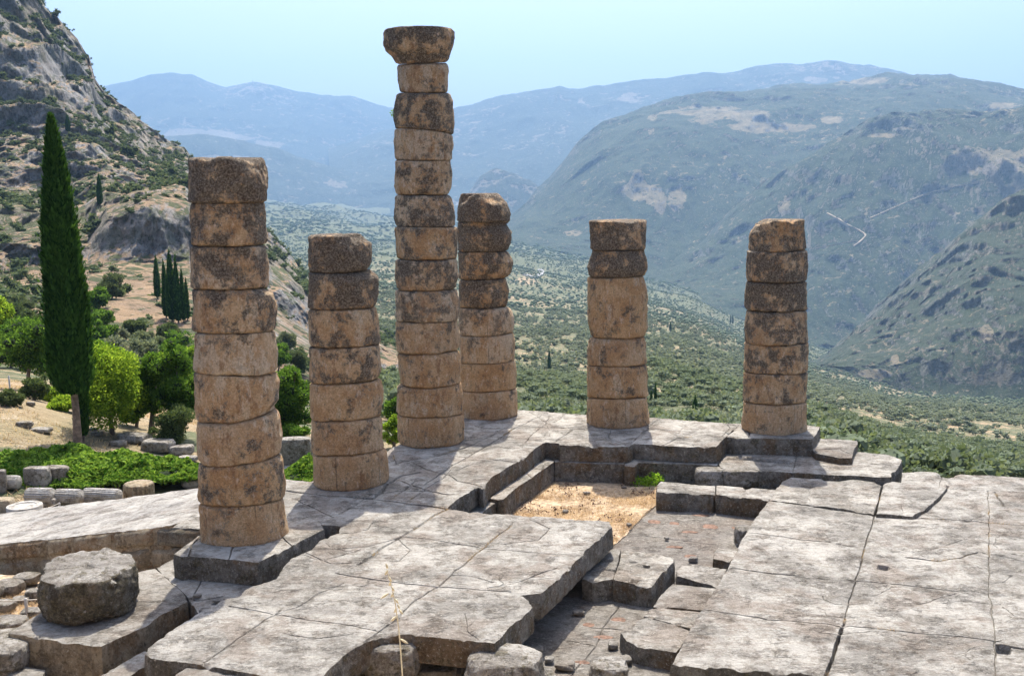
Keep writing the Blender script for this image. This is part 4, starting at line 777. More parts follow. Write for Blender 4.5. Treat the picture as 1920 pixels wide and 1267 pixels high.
thing(stone('stone_block', [(1536, 822), (1570, 823), (1607, 825.5), (1608, 832), (1602, 840), (1597, 858), (1575, 858), (1529, 849), (1520, 840)], -.28, .18, s=.045, chip=.03, jag=.02, joints=[([(1530, 842), (1575, 842), (1590, 848)], .03, .04)]), 'low pale block lying on the step right of the rightmost column', 'stone block')
# floor of the sunken area
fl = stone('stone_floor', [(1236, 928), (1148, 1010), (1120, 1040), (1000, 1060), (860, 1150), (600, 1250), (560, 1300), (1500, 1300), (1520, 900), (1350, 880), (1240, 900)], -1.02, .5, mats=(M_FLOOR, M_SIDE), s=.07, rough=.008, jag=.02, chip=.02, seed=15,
    joints=[([(1157, 1141), (1130, 1175), (1118, 1210), (1090, 1243), (1072, 1266)], .03, .03), ([(1118, 1210), (1060, 1200)], .02, .02), ([(1110, 1175), (1165, 1180)], .03, .02), ([(1200, 960), (1180, 1000), (1340, 1020)], .02, .02)],
    pits=[(1226, 977, .18, .12, .04), (1264, 980, .13, .09, .04), (1331, 986, .2, .13, .04), (1292, 996, .22, .06, .04), (1312, 965, .24, .07, .04), (1264, 1024, .22, .07, .04), (1295, 1042, .15, .1, .04), (1160, 1160, .16, .07, .03), (1104, 1170, .12, .06, .03), (1132, 1193, .2, .05, .03), (1092, 1240, .17, .05, .03)])
tag(fl, kind='structure')
for px_, py_, rx_, ry_ in [(1226, 977, .15, .10), (1264, 980, .11, .08), (1331, 986, .17, .10), (1292, 996, .19, .05), (1312, 965, .22, .05), (1264, 1024, .18, .05), (1295, 1042, .14, .08), (1160, 1160, .13, .05), (1104, 1170, .10, .05), (1132, 1193, .18, .04), (1092, 1240, .14, .04), (1375, 989, .1, .09)]:
    x, y = G(px_, py_, -1.02); a = np.arange(18) / 18 * 2 * math.pi; rr = 1 + .3 * fbm(P3(np.cos(a), np.sin(a), x), 2)
    ring = np.column_stack([x + np.cos(a) * rx_ * rr, y + np.sin(a) * ry_ * 2 * rr, np.full(18, -1.03)]); V = np.vstack([ring, [[x, y, -1.012]]]); k = np.arange(18)
    tag(link('soil_patch', mesh('soil_patch', V, [np.column_stack([k, (k + 1) % 18, np.full(18, 18)])]), M_RUST), kind='structure')
# blocks on the floor, one course high, beside the big right platform
BL = [('pair of joined grey blocks with small drilled holes, left half, beside the near platform', [(1092, 1084), (1100, 1072), (1148, 1029), (1164, 1030), (1160, 1050), (1149, 1084), (1130, 1087), (1110, 1088)], -.6, .42, [(1140, 1068, .2, .05, .05), (1141, 1052, .1, .04, .05)]),
      ('right half of the joined grey blocks with a broken front corner and drilled holes', [(1151, 1084), (1162, 1050), (1166, 1030), (1215, 1036), (1264, 1044), (1263, 1054), (1240, 1075), (1221, 1098), (1190, 1094), (1168, 1090), (1152, 1087)], -.6, .42, [(1212, 1062, .06, .06, .1), (1187, 1054, .1, .04, .05), (1187, 1090, .1, .07, .06), (1180, 1037, .25, .04, .04)]),
      ('cracked block slab with rounded top at the far end of the sunken floor', [(1232, 922), (1232, 910), (1239, 902), (1290, 906), (1341, 910), (1341, 922), (1335, 927), (1300, 924), (1260, 924)], -.56, .46, []),
      ('long block slab butting the big right platform at the far end of the sunken floor', [(1343, 926), (1343, 909), (1393, 913), (1397, 918), (1410, 914), (1466, 918), (1450, 935), (1410, 934), (1370, 930)], -.56, .46, []),
      ('small square block tucked against the left edge of the right platform', [(1337, 1046), (1340, 1034), (1347, 1027), (1388, 1033), (1367, 1053), (1350, 1049)], -.7, .3, []),
      ('flat block with a pale rounded top, topmost of the row along the right platform', [(1270, 1078), (1270, 1068), (1280, 1059), (1300, 1057), (1362, 1066), (1346, 1099), (1310, 1090)], -.72, .32, []),
      ('plain flat block second in the row along the right platform', [(1225, 1137), (1240, 1115), (1262, 1095), (1344, 1103), (1318, 1143), (1260, 1138)], -.75, .3, []),
      ('narrow block third in the row along the right platform', [(1208, 1154), (1216, 1143), (1232, 1137), (1314, 1145), (1296, 1177), (1250, 1165)], -.78, .3, []),
      ('large block with a notched dark left corner, nearest of the row along the right platform', [(1164, 1184), (1172, 1180), (1184, 1181), (1196, 1163), (1212, 1157), (1296, 1179), (1268, 1222), (1230, 1216), (1196, 1210), (1176, 1200)], -.70, .5, [])]
for lb, pg, z_, h_, pt in BL: thing(stone('stone_block', pg, z_, h_, s=.04, chip=.04, jag=.012, side=.03, rough=.012, pits=pt), lb, 'stone block', 'loose blocks in the sunken floor')
# the big right platform
RP = [(1480, 896), (1540, 898), (1545, 902), (1575, 903), (1600, 899), (1640, 904), (1654, 911), (1660, 907), (1672, 903), (1690, 904), (1692, 884), (1730, 884), (1762, 886), (1764, 894), (1775, 895), (1800, 890), (1860, 892), (1920, 894), (2060, 902), (2500, 935), (2900, 1250), (2500, 1450), (1920, 1325), (1620, 1285), (1500, 1262), (1440, 1257), (1400, 1255), (1360, 1250), (1300, 1248), (1275, 1244), (1258, 1241), (1270, 1222), (1300, 1166), (1340, 1103), (1368, 1058), (1392, 1010), (1418, 968), (1444, 938), (1458, 912), (1466, 903)]
RJ = [([(1654, 911), (1647, 940), (1640, 965)], .06, .12), ([(1640, 965), (1628, 1005), (1618, 1040), (1600, 1100), (1580, 1170)], .03, .05), ([(1580, 1168), (1566, 1215), (1550, 1267), (1535, 1310)], .055, .16),
    ([(1444, 940), (1500, 946), (1580, 957), (1640, 966), (1712, 970)], .05, .08), ([(1712, 970), (1735, 955), (1760, 938), (1776, 914)], .07, .12), ([(1712, 970), (1780, 973), (1853, 978), (1920, 984), (2100, 1000)], .045, .07),
    ([(1410, 998), (1450, 1003), (1520, 1012), (1560, 1016)], .03, .04), ([(1560, 1016), (1625, 1028)], .015, .02), ([(1372, 1064), (1440, 1073), (1500, 1078)], .045, .06), ([(1500, 1078), (1605, 1088)], .018, .02), ([(1325, 1142), (1400, 1152), (1440, 1157)], .035, .04), ([(1440, 1157), (1580, 1170)], .018, .02),
    ([(1580, 1170), (1640, 1175), (1720, 1185), (1790, 1190), (1860, 1198)], .035, .04), ([(1852, 920), (1855, 1000), (1853, 1060), (1855, 1110), (1865, 1200), (1868, 1267)], .025, .04), ([(1605, 1085), (1700, 1095), (1790, 1106), (1855, 1105)], .025, .03), ([(1715, 1045), (1740, 1048), (1762, 1050), (1800, 1044), (1822, 1038)], .05, .05),
    ([(1855, 1038), (1900, 1045), (1920, 1050)], .03, .03), ([(1538, 898), (1540, 912)], .03, .04), ([(1470, 906), (1540, 914), (1640, 925)], .03, .03), ([(1868, 925), (1880, 945)], .05, .08), ([(1690, 885), (1688, 905), (1710, 910), (1760, 915), (1853, 918)], .02, .03), ([(1764, 893), (1762, 913)], .02, .03), ([(1890, 1210), (1960, 1225)], .05, .1)]
def rp_z(X): px_, py_ = topix(np.column_stack([X, np.full(len(X), -.6)])); return .012 * np.sin(px_ * .003 + py_ * .011)
rp = stone('stone_platform', RP, -.6, .45, s=.06, joints=RJ + crk(16, (1400, 930, 1900, 1260), 18, 5), jag=.022, chip=.05, rough=.016, side=.04, zf=rp_z, seed=31,
    pits=[(1655, 1063, .12, .10, .16), (1703, 1110, .07, .07, .05), (1880, 1216, .10, .16, .3), (1480, 870, .0001, .0001, 0)])
tag(rp, kind='structure')
for pg, z_, h_ in (([(1484, 895), (1540, 898), (1545, 901), (1573, 902), (1600, 898), (1638, 903), (1651, 911), (1646, 940), (1638, 963), (1580, 953), (1500, 943), (1447, 937), (1460, 912), (1467, 903)], -.545, .12), ([(1657, 908), (1672, 903), (1692, 904), (1710, 908), (1762, 912), (1775, 914), (1758, 934), (1738, 951), (1711, 966), (1643, 963), (1650, 935)], -.51, .16)):
    tag(stone('stone_platform', pg, z_, h_, s=.05, jag=.012, chip=.035, rough=.014, side=.01, joints=crk(4, (1480, 910, 1700, 950), 20, int(h_ * 100)) + [([(1470, 908), (1540, 915), (1640, 926)], .02, .03)]), kind='structure')
# long slab piece in front of the near platform and strips left of it
thing(stone('stone_slab', [(322, 1268), (352, 1249), (372, 1246), (420, 1252), (472, 1262), (600, 1292), (560, 1330), (250, 1310)], -.07, .4, s=.05, chip=.03), 'pale slab in front of the near platform at the bottom edge', 'stone slab')
thing(stone('stone_slab', [(185, 1268), (215, 1250), (240, 1236), (272, 1219), (290, 1235), (262, 1252), (225, 1280), (180, 1300)], -.62, .5, s=.05, chip=.03), 'narrow pale slab between the drum block and the near platform', 'stone slab')
thing(stone('stone_slab', [(10, 1268), (42, 1247), (85, 1255), (70, 1290), (0, 1300)], -.9, .4, s=.05), 'small lit slab below the block that carries the loose drum', 'stone slab')
thing(stone('stone_block', [(16, 1184), (75, 1195), (130, 1203), (190, 1211), (240, 1188), (268, 1175), (300, 1153), (352, 1126), (345, 1112), (290, 1065), (230, 1080), (130, 1120), (70, 1152)], -.44, .62, s=.05, chip=.03, jag=.015, mats=(M_PAVE, M_WALL)), 'large square grey block carrying the loose drum', 'stone block')
thing(stone('stone_ledge', [(292, 1064), (322, 1048), (400, 1000), (600, 960), (640, 1000), (540, 1060), (470, 1112), (400, 1160), (372, 1150), (356, 1126), (346, 1112)], -.45, .7, s=.055, chip=.04, jag=.03, joints=[([(330, 1112), (370, 1125), (400, 1120)], .05, .08), ([(380, 1085), (360, 1120)], .03, .05)]), 'sunken ledge stone in the shadow in front of the nearest column plinth', 'stone ledge')
# the loose drum
x, y = G(172, 1171, -.44); cdm = np.array([x, y]); cdm = cdm * (1 + .74 / np.linalg.norm(cdm))
def dprof(z): t = np.clip((z + .44) / .75, 0, 1); return .77 + .07 * np.sin(t * 2.4) + 0 * t, .79 + .07 * np.sin(t * 2.4)
def dbrk(z, Rr, cA, sA, T, q):
    m = np.clip(fbm(q * 1.7 + 11, 4) * 1.3 + .35, 0, 1.2); z = z - .10 * m * np.clip((T - .4) / .6, 0, 1); Rr = Rr * (1 + .05 * fbm(q * 1.3 + 4, 3)) - .09 * m * np.clip((T - .55) / .45, 0, 1) ** 1.3; 
    return z, Rr
ed = empty('fallen_drum', (cdm[0], cdm[1], -.44), 'single rough round column drum with a lichened side lying on a square block', 'column drum')
dd_ = drum(ed, cdm, -.435, .40, (0, 0), (.03, .05), dprof, 1.0, 0, 91, 'drum_body', .05, .10, 150, 2.6, dbrk); dd_.location = (0, 0, .44); dd_.data.materials[0] = M_LICHSHADE
v = np.array([x_.co[:] for x_ in dd_.data.vertices]); rr = np.hypot(v[:, 0] - .02, v[:, 1]); dd_.data.materials.append(M_ROCK); pn = np.zeros(len(dd_.data.polygons) * 3); dd_.data.polygons.foreach_get('normal', pn); dd_.data.polygons.foreach_set('material_index', (np.abs(pn.reshape(-1, 3)[:, 2]) > .72).astype(np.int32)); hole = (rr < .1) & (v[:, 2] > .1); v[hole, 2] -= .04; v[(rr < .06) & (v[:, 2] > .1), 2] -= .3; dd_.data.vertices.foreach_set('co', v.astype(np.float32).ravel()); dd_.data.update()  # upward faces take paler rock; side keeps shade put into its colour
# boulders
BO = [('big pale boulder at the bottom edge in front of the near platform', (948, 1266), -.50, (.55, .42, .50), .2, .55), ('dark lichened boulder under the front corner of the near platform', (735, 1234), -.42, (.40, .34, .40), .3, .6), ('low boulder on the sunken floor at the bottom edge', (1143, 1262), -.86, (.29, .28, .28), .25, .5),
    ('white topped stone at the bottom edge beside the big pale boulder', (1003, 1282), -.75, (.32, .25, .24), .25, .5), ('small rounded boulder on the step below the dark faced plinth', (1331, 892), -.68, (.37, .30, .30), .15, .6), ('rounded worn block set in the step beside the small boulder', (1389, 890), -.66, (.50, .36, .27), .12, .9),
    ('small dark rock leaning on the left edge of the right platform', (1394, 1002), -.82, (.18, .26, .26), .2, .6), ('grey rock block at the lower left corner of the picture', (8, 1222), -.75, (.42, .55, .32), .15, .8), ('little knob of rock stuck on the far block slab', (1339, 942), -.84, (.16, .14, .17), .15, .3),
    ('small tan stone in the gap beside the dark lichened boulder', (681, 1248), -.8, (.07, .07, .10), .2, .3), ('pale flat stone at the bottom edge below the platform front face', (812, 1258), -.7, (.36, .2, .12), .2, .9)]
for i, (lb, p, z_, r_, am, bx) in enumerate(BO):
    x, y = G(p[0], p[1], z_); thing(boulder('boulder' if bx < .7 else 'rock', (x, y, z_), r_, M_ROCK, am, i * 3.3, .62, 5, None, bx), lb, 'boulder' if bx < .7 else 'rock')
# ramp
P0 = np.array(G(320, 985)); P1 = np.array(G(583, 903)); Lr = 10.2; n_ = -U
ra = np.array([P0, P0 + n_ * Lr, P1 + n_ * (Lr + .4), P1]); 
def rz(X): return -.198 * np.clip((X - P0) @ n_, 0, 99) 
RJm = []
for t_ in (1.5, 2.9, 4.6, 6.0, 7.6, 9.0):
    RJm.append(([tuple(P0 + n_ * t_ + (P1 - P0) * f_ + n_ * .25 * math.sin(f_ * 7 + t_)) for f_ in np.linspace(.02, .98, 6)], .02, .02))
for f_ in (.3, .62): RJm.append(([tuple(P0 + (P1 - P0) * (f_ + .03 * math.sin(t_ * 1.7)) + n_ * t_) for t_ in np.linspace(.3, 9.8, 9)], .02, .02))
rm = link('ramp', stone_mesh('ramp', ra, 0.0, 1.9, s=.07, joints=RJm, jag=.02, chip=.035, rough=.02, side=.01, zf=rz, seed=44), [M_RAMP, M_WALL]); tag(rm, kind='structure')
# side wall of the ramp: coursed blocks standing just proud of the ramp body
wl = empty('ramp_wall', (P0[0], P0[1], -1.4), 'ochre coursed block wall along the near side of the ramp', 'wall')
nW = np.array([n_[1], -n_[0]]); nW = nW if nW @ P0 < 0 else -nW
for row, (zt0, hh) in enumerate([(-.012, .40), (-.43, .44), (-.89, .50), (-1.41, .5)]):
    t_ = -1.6 + .0; 
    while t_ < 9.6:
        ln_ = R.uniform(.7, 1.3); a_ = P0 + n_ * t_; b_ = P0 + n_ * (t_ + ln_ - .03); sl = lambda q_: -.198 * max(0, q_)
        # four corners of the face; every course follows the slope of the ramp
        f0, f1 = sl(t_), sl(t_ + ln_)
        us = np.linspace(0, 1, 12); vs = np.linspace(0, 1, 7); uu, vv_ = np.meshgrid(us, vs); px2 = a_[0] + (b_[0] - a_[0]) * uu; py2 = a_[1] + (b_[1] - a_[1]) * uu; zz2 = zt0 + f0 + (f1 - f0) * uu - vv_ * (hh - .02)
        ed_ = np.minimum(np.minimum(uu, 1 - uu) * ln_, np.minimum(vv_, 1 - vv_) * hh); of = .07 + .02 * fbm(np.stack([px2 * 2, py2 * 2, zz2 * 2], -1), 3) - .09 * np.clip(1 - ed_ / .018, 0, 1) + R.uniform(-.008, .008)
        if t_ < -0.05: of = of + 0
        V = np.stack([px2 + nW[0] * of, py2 + nW[1] * of, zz2], -1).reshape(-1, 3); i_, j_ = np.meshgrid(np.arange(6), np.arange(11), indexing='ij'); i_ = i_.ravel(); j_ = j_.ravel(); Fq = np.column_stack([i_ * 12 + j_, i_ * 12 + j_ + 1, (i_ + 1) * 12 + j_ + 1, (i_ + 1) * 12 + j_])
        V -= (P0[0], P0[1], -1.4); link('wall_block', mesh('wall_block', V, [Fq]), M_WALL2 if (row >= 2 or R.random() < .3) else M_WALL, wl); t_ += ln_
# ------------------------------------------------------------------ dry court, ground round the temple
def sheetpoly(name, pix, z, mat, s=.09, amp=.03, seed=0):
    P = px2w(pix, z); me = stone_mesh(name, P, z, .2, s=s, jag=.05, chip=.02, rough=amp, seed=seed); return tag(link(name, me, [mat, mat]), kind='structure')
COURT = [(1030, 890), (1120, 895), (1200, 890), (1240, 905), (1240, 935), (1160, 1012), (1130, 1040), (1100, 1000), (900, 970), (940, 950), (1000, 900)]
sheetpoly('dry_court_ground', COURT, -.985, M_SOIL, seed=3)
def blades(P, hgt, wd, lean=.35):
    n = len(P); a = R.random(n) * 6.283; h = hgt * R.uniform(.4, 1.3, n); l = np.stack([np.cos(a), np.sin(a)], 1) * (lean * h * R.uniform(0.2, 1.6, n))[:, None]; b = np.stack([-np.sin(a), np.cos(a)], 1) * wd / 2
    V = np.stack([np.column_stack([P[:, :2] - b, P[:, 2]]), np.column_stack([P[:, :2] + b, P[:, 2]]), np.column_stack([P[:, :2] + l, P[:, 2] + h])], 1).reshape(-1, 3)
    return V, np.arange(n * 3).reshape(-1, 3), np.repeat(np.clip(.5 + .3 * R.normal(size=n) + .5 * fbm(P * 1.3, 3), 0, 1), 3)
cw = px2w(COURT, -.985); lo, hi = cw.min(0), cw.max(0); p = R.uniform(lo, hi, (60000, 2)); p = p[inside(p, cw)]; p = np.column_stack([p, np.full(len(p), -.99)])
V, Fq, T = blades(p, .055, .012, 1.6); tag(link('dry_grass', mesh('dry_grass', V, [Fq], False, None, T), L_GRASS), 'short straw coloured grass filling the sunken court', 'grass', kind='stuff')
x, y = G(1212, 912, -1.0); e = empty('weed', (x, y, -1.0), 'bright green weeds at the back corner of the dry grass court', 'plant')
V, Fq, T = leaves([(0, 0, .1), (.3, .05, .14), (-.25, 0, .07), (.15, -.1, .2)], .19, 700, .07, .6, .1); link('leaves', mesh('leaves', V, [Fq], False, None, T), L_WEED, e)

for nm, lb, kk, sz in (('dead_leaves', 'red brown dead weeds among the dry grass of the court', 420, .05),):
    cw2 = px2w([(1030, 905), (1230, 915), (1440, 960), (1340, 1040), (1150, 1260), (1010, 1250), (1120, 1040), (960, 965)] if nm == 'pebbles' else COURT, -.98); lo, hi = cw2.min(0), cw2.max(0); q = R.uniform(lo, hi, (kk * 3, 2)); q = q[inside(q, cw2)]; q = q[fbm(P3(q[:, 0] * 1.6, q[:, 1] * 1.6, 4), 3) > (.0 if nm == 'pebbles' else .12)][:kk]
    if nm == 'pebbles':
        v, f = blobs([(a_, c_, -.995) for a_, c_ in q], sz * R.uniform(.5, 2.2, len(q)), 3, 1, .4, .7); tag(link(nm, mesh(nm, v, [f]), M_ROCK), lb, 'pebbles', kind='stuff')
    else:
        V, Fq, T = leaves([(a_, c_, -.965) for a_, c_ in q], .05, len(q) * 5, sz, .2, .1); tag(link(nm, mesh(nm, V, [Fq], False, None, T), M_RUST), lb, 'dead weeds', kind='stuff')
def along(L, z): P = resample(px2w(L, z), .05, False); return P
JG = [(L, 0.0) for L, a_, b_ in PJ if b_ >= .035] + [(L, -.6) for L, a_, b_ in RJ if b_ >= .035]
pts_ = []
for L, z_ in JG:
    P = along(L, z_); m = fbm(P3(P[:, 0] * 1.3, P[:, 1] * 1.3, 6), 3) > .27
    for p in P[m]:
        for _ in range(5): pts_.append((p[0] + R.normal() * .018, p[1] + R.normal() * .018, z_ - .03))
V, Fq, T = blades(np.array(pts_), .05, .008, .8); tag(link('joint_grass', mesh('joint_grass', V, [Fq], False, None, T), L_GRASS), 'dry grass growing out of the open paving joints', 'grass', kind='stuff')
def gz(x, y): return down(x, y, ['valley']) 
def gpt(px, py, names=('valley',)):
    h_ = hit(px, py, names); return h_[0] if h_ else None
n_ = 30000; az = R.uniform(-.50, -.2, n_); d = np.sqrt(R.uniform(26 ** 2, 75 ** 2, n_)); p = []
for a_, d_ in zip(az, d):
    x, y = d_ * math.sin(a_), d_ * math.cos(a_)
    if fbm(np.array([[x * .25, y * .25, 0.]]), 3)[0] < -.22: continue
    z = gz(x, y)
    if z is not None: p.append((x, y, z - .01))
V, Fq, T = blades(np.array(p), .13, .03, .9); tag(link('dry_grass', mesh('dry_grass', V, [Fq], False, None, T), L_GRASS), 'dry yellow grass on the slope behind the vine hedge', 'grass', kind='stuff')
# low left corner ground with straw and rubble
sheetpoly('dry_ground', [(-300, 1060), (60, 1080), (260, 1120), (300, 1200), (200, 1300), (-400, 1400)], -1.35, M_SOIL, .12, .05, 6)
cw = px2w([(-60, 1100), (90, 1120), (90, 1190), (30, 1200), (-60, 1200)], -1.35); lo, hi = cw.min(0), cw.max(0); p = R.uniform(lo, hi, (9000, 2)); p = p[inside(p, cw)]; p = np.column_stack([p, np.full(len(p), -1.33)])
V, Fq, T = blades(p, .09, .012, 1.2); tag(link('dry_grass', mesh('dry_grass', V, [Fq], False, None, T), L_GRASS), 'dry grass between the rubble left of the loose drum', 'grass', kind='stuff')

# ------------------------------------------------------------------ stones lying about on the left
def at(px, py): 
    g_ = gpt(px, py); return np.array(g_[:])
def bs(name, lb, px, py, wpx, hpx, dep=.8, mat=None, box=.9, amp=.14, flat=.7, cat='stone block', group=None, seed=None, z=None):
    g_ = at(px, py) if z is None else np.array([*G(px, py, z), z]); dd = axial(g_); w_ = wpx * dd / F / 2; h_ = hpx * dd / F / 2 * 1.05; fw = g_[:2] / np.linalg.norm(g_[:2]); c = g_[:2] + fw * w_ * dep
    return thing(boulder(name, (c[0], c[1], g_[2] + h_ * .9), (w_, w_ * dep, h_), mat or M_ROCK, amp, R.uniform(0, 50) if seed is None else seed, flat, 4, None, box), lb, cat, group)
bs('stone_block', 'upright grey block with a broken top behind the fluted drums', 72, 915, 48, 44, .5, M_ROCK); bs('stone_block', 'grey block with a sloping right side beside the upright broken block', 108, 912, 52, 42, .5, M_ROCK, .7)
bs('stone_block', 'round topped grey stone at the left edge above the white drum', 0, 925, 26, 50, .6); bs('stone_block', 'flat grey stone at the left edge beside the white drum', 5, 972, 46, 40, .7, M_WALL)
bs('stone_block', 'low square pale block in front of the fluted drums', 80, 950, 62, 16, .6, M_WHITE); bs('rock', 'small flat pale rock by the edge of the ramp', 172, 944, 30, 13, .7, M_WHITE, .6, cat='rock'); bs('rock', 'flat pale rock between the white drum and the ramp', 118, 946, 32, 10, .8, M_WHITE, .6, cat='rock')
bs('stone_block', 'pointed grey stone at the right end of the vine hedge', 362, 918, 40, 20, .7, M_ROCK, .5); bs('stone_block', 'big dark grey block between the nearest and second columns', 556, 888, 62, 74, .5, M_ROCK, .9, .1, .75); bs('rock', 'low pale rock at the foot of the big dark grey block', 556, 893, 52, 18, .6, M_WHITE, .6, cat='rock')
for lb, a_ in (('long grey block behind the hedge, leftmost of the rough row', (250, 832, 56, 18)), ('tilted grey block behind the hedge, middle of the rough row', (298, 850, 60, 26)), ('grey block behind the hedge touching the nearest column', (340, 855, 46, 20)), ('pale slab behind the hedge at the right end of the rough row', (352, 866, 36, 10)), ('small tan block in the rough row behind the hedge', (222, 838, 30, 12)), ('grey stone lying on the dry slope left of the tall cypress', (47, 802, 30, 12)), ('dark stone half buried in the dry slope beside the cypress trunk', (78, 812, 40, 9)), ('small stone at the foot of the lime green tree', (182, 818, 22, 9)), ('small stone between the cypress and the lime green tree', (176, 808, 14, 6)), ('grey stone on the dry slope right of the lime green tree', (232, 820, 20, 8)), ('stone lying on the dry slope under the left trees', (58, 762, 16, 9))):
    bs('stone_block', lb, *a_, .6, M_ROCK, .85)
for i, (px_, py_, w_, h_) in enumerate([(18, 1118, 52, 26), (52, 1098, 44, 20), (66, 1128, 30, 24), (8, 1150, 40, 22), (60, 1158, 36, 14), (20, 1182, 60, 18), (-20, 1130, 50, 30), (40, 1134, 30, 14)]):
    bs('rubble_stone', ['pale flat rubble stone by the rope post', 'grey rubble stone touching the ramp wall', 'jagged pale rubble stone against the loose drum', 'brownish rubble stone at the left edge under the rope', 'thin flat stone beside the loose drum block', 'flat grey slab in the lower left corner by the drum block', 'broken stone at the far left edge', 'small rubble stone behind the rope post'][i], px_, py_, w_, h_, .8, M_ROCK, .85, .18, .6, 'rubble stone', 'rubble left of the loose drum', i * 3.1, -1.33)
def fluted(name, lb, px, py, length_px, dia_px, ang, standing=False, group=None):
    g_ = at(px, py); dd = axial(g_); r = dia_px * dd / F / 2; L = length_px * dd / F; na, nz = 120, 14; A = np.arange(na) / na * 6.2832; t = np.linspace(0, 1, nz); T_, AA = np.meshgrid(t, A, indexing='ij')
    rr = r * (1 - .11 * (1 - np.abs(np.cos(AA * 10))) ** .7) * (1 + .02 * fbm(np.stack([np.cos(AA) * 2, np.sin(AA) * 2, T_ * 3 + px], -1), 3)) - r * .10 * np.clip(1 - np.minimum(T_, 1 - T_) / .08, 0, 1) ** 2 - r * .12 * np.clip(fbm(np.stack([np.cos(AA) * 1.5, np.sin(AA) * 1.5, T_ * 2.5 + px], -1), 3) - .1, 0, 1)
    V = np.stack([rr * np.cos(AA), rr * np.sin(AA), (T_) * L], -1).reshape(-1, 3); i, j = np.meshgrid(np.arange(nz - 1), np.arange(na), indexing='ij'); i = i.ravel(); j = j.ravel(); jn = (j + 1) % na
    V = np.vstack([V, [[0, 0, 0], [0, 0, L]]]); k = np.arange(na); Fs = [np.column_stack([i * na + j, i * na + jn, (i + 1) * na + jn, (i + 1) * na + j]), np.column_stack([k, (k + 1) % na, np.full(na, nz * na)]), np.column_stack([(nz - 1) * na + k, (nz - 1) * na + (k + 1) % na, np.full(na, nz * na + 1)])]
    o = link(name, mesh(name, V, Fs, True), M_WHITE if not standing else M_WALL)
    if standing: o.location = (g_[0], g_[1], g_[2] - .03)
    else: o.rotation_euler = (math.pi / 2, 0, ang); o.location = (g_[0], g_[1], g_[2] + r * .93)
    return tag(o, lb, 'column drum', group)
fl_g = 'fluted column pieces lying beyond the ramp'
fluted('fluted_drum', 'upright brown fluted drum standing at the edge of the vine hedge', 261, 932, 30, 56, 0, True)
fluted('fluted_drum', 'pale fluted drum lying on its side, left one of the row beyond the ramp', 52, 942, 50, 30, math.radians(84), group=fl_g); fluted('fluted_drum', 'pale fluted drum with a broken dark end, second in the row beyond the ramp', 106, 942, 50, 28, math.radians(82), group=fl_g)
fluted('fluted_drum', 'long pale fluted drum lying beside the upright brown drum', 160, 938, 72, 26, math.radians(78), group=fl_g); fluted('fluted_drum', 'short fluted piece lying between the grey blocks at the far left', 10, 915, 28, 26, math.radians(84), group=fl_g)
# white ring base
g_ = at(48, 975); r = 32 * axial(g_) / F; A = np.arange(64) / 64 * 6.2832; rings = [(r * .96, 0), (r, .03), (r, .42), (r * .97, .45), (r * .66, .45), (r * .63, .425), (r * .0, .42)]; V = []; Fs = []
for rr_, z_ in rings: V.append(np.column_stack([rr_ * np.cos(A), rr_ * np.sin(A), np.full(64, z_)]))
k = np.arange(64)
for i in range(6): Fs.append(np.column_stack([i * 64 + k, i * 64 + (k + 1) % 64, (i + 1) * 64 + (k + 1) % 64, (i + 1) * 64 + k]))
o = link('round_pedestal', mesh('round_pedestal', np.vstack(V), [np.vstack(Fs)], True), M_WHITE); o.location = (g_[0], g_[1], g_[2] - .02); o.data.set_sharp_from_angle(angle=.6); tag(o, 'smooth white round pedestal with a sunk ring beyond the ramp', 'pedestal')
# rope barrier on the left
def post(lb, px, py, hpx, z=None):
    g_ = at(px, py) if z is None else np.array([*G(px, py, z), z]); h_ = hpx * axial(g_) / F; v, f = tube([g_ - (0, 0, .05), g_ + (0, 0, h_ * .5), g_ + (0, 0, h_)], .03, 8); v2 = np.vstack([v, [g_ + (0, 0, h_ + .015)]]); k = np.arange(8)
    me = mesh('barrier_post', v2, [f, np.column_stack([16 + k, 16 + (k + 1) % 8, np.full(8, 24)])], True); tag(link('barrier_post', me, M_POST), lb, 'post', 'posts of the rope barrier'); return g_ + (0, 0, h_ * .93)
a_ = post('short grey post carrying the rope left of the loose drum', 51, 1158, 38, -1.33); l_ = np.array([*G(-60, 1172, -1.33), -1.33 + .55]); r_ = np.array([*G(118, 1150, -1.33), -1.33 + .42])
def rope(pts, lb, sag=.04, rad=.011):
    Q = []
    for a, b in zip(pts[:-1], pts[1:]):
        for t in np.linspace(0, 1, 9)[:-1]: Q.append(a + (b - a) * t - np.array((0, 0, sag * 4 * t * (1 - t))))
    Q.append(pts[-1]); v, f = tube(Q, rad, 6); tag(link('rope', mesh('rope', v, [f], True), M_ROPE), lb, 'rope', 'ropes of the barrier')
rope([l_, a_, r_], 'pale rope strung past the loose drum on a short post')
b_ = post('small post at the ramp edge carrying a thin rope', 112, 958, 16); c_ = np.array(at(-30, 1030)) + (0, 0, .55); rope([c_, b_], 'thin rope running down past the white round base', .03, .010)
post('thin light pole standing on the dry slope at the far left', 20, 748, 44)

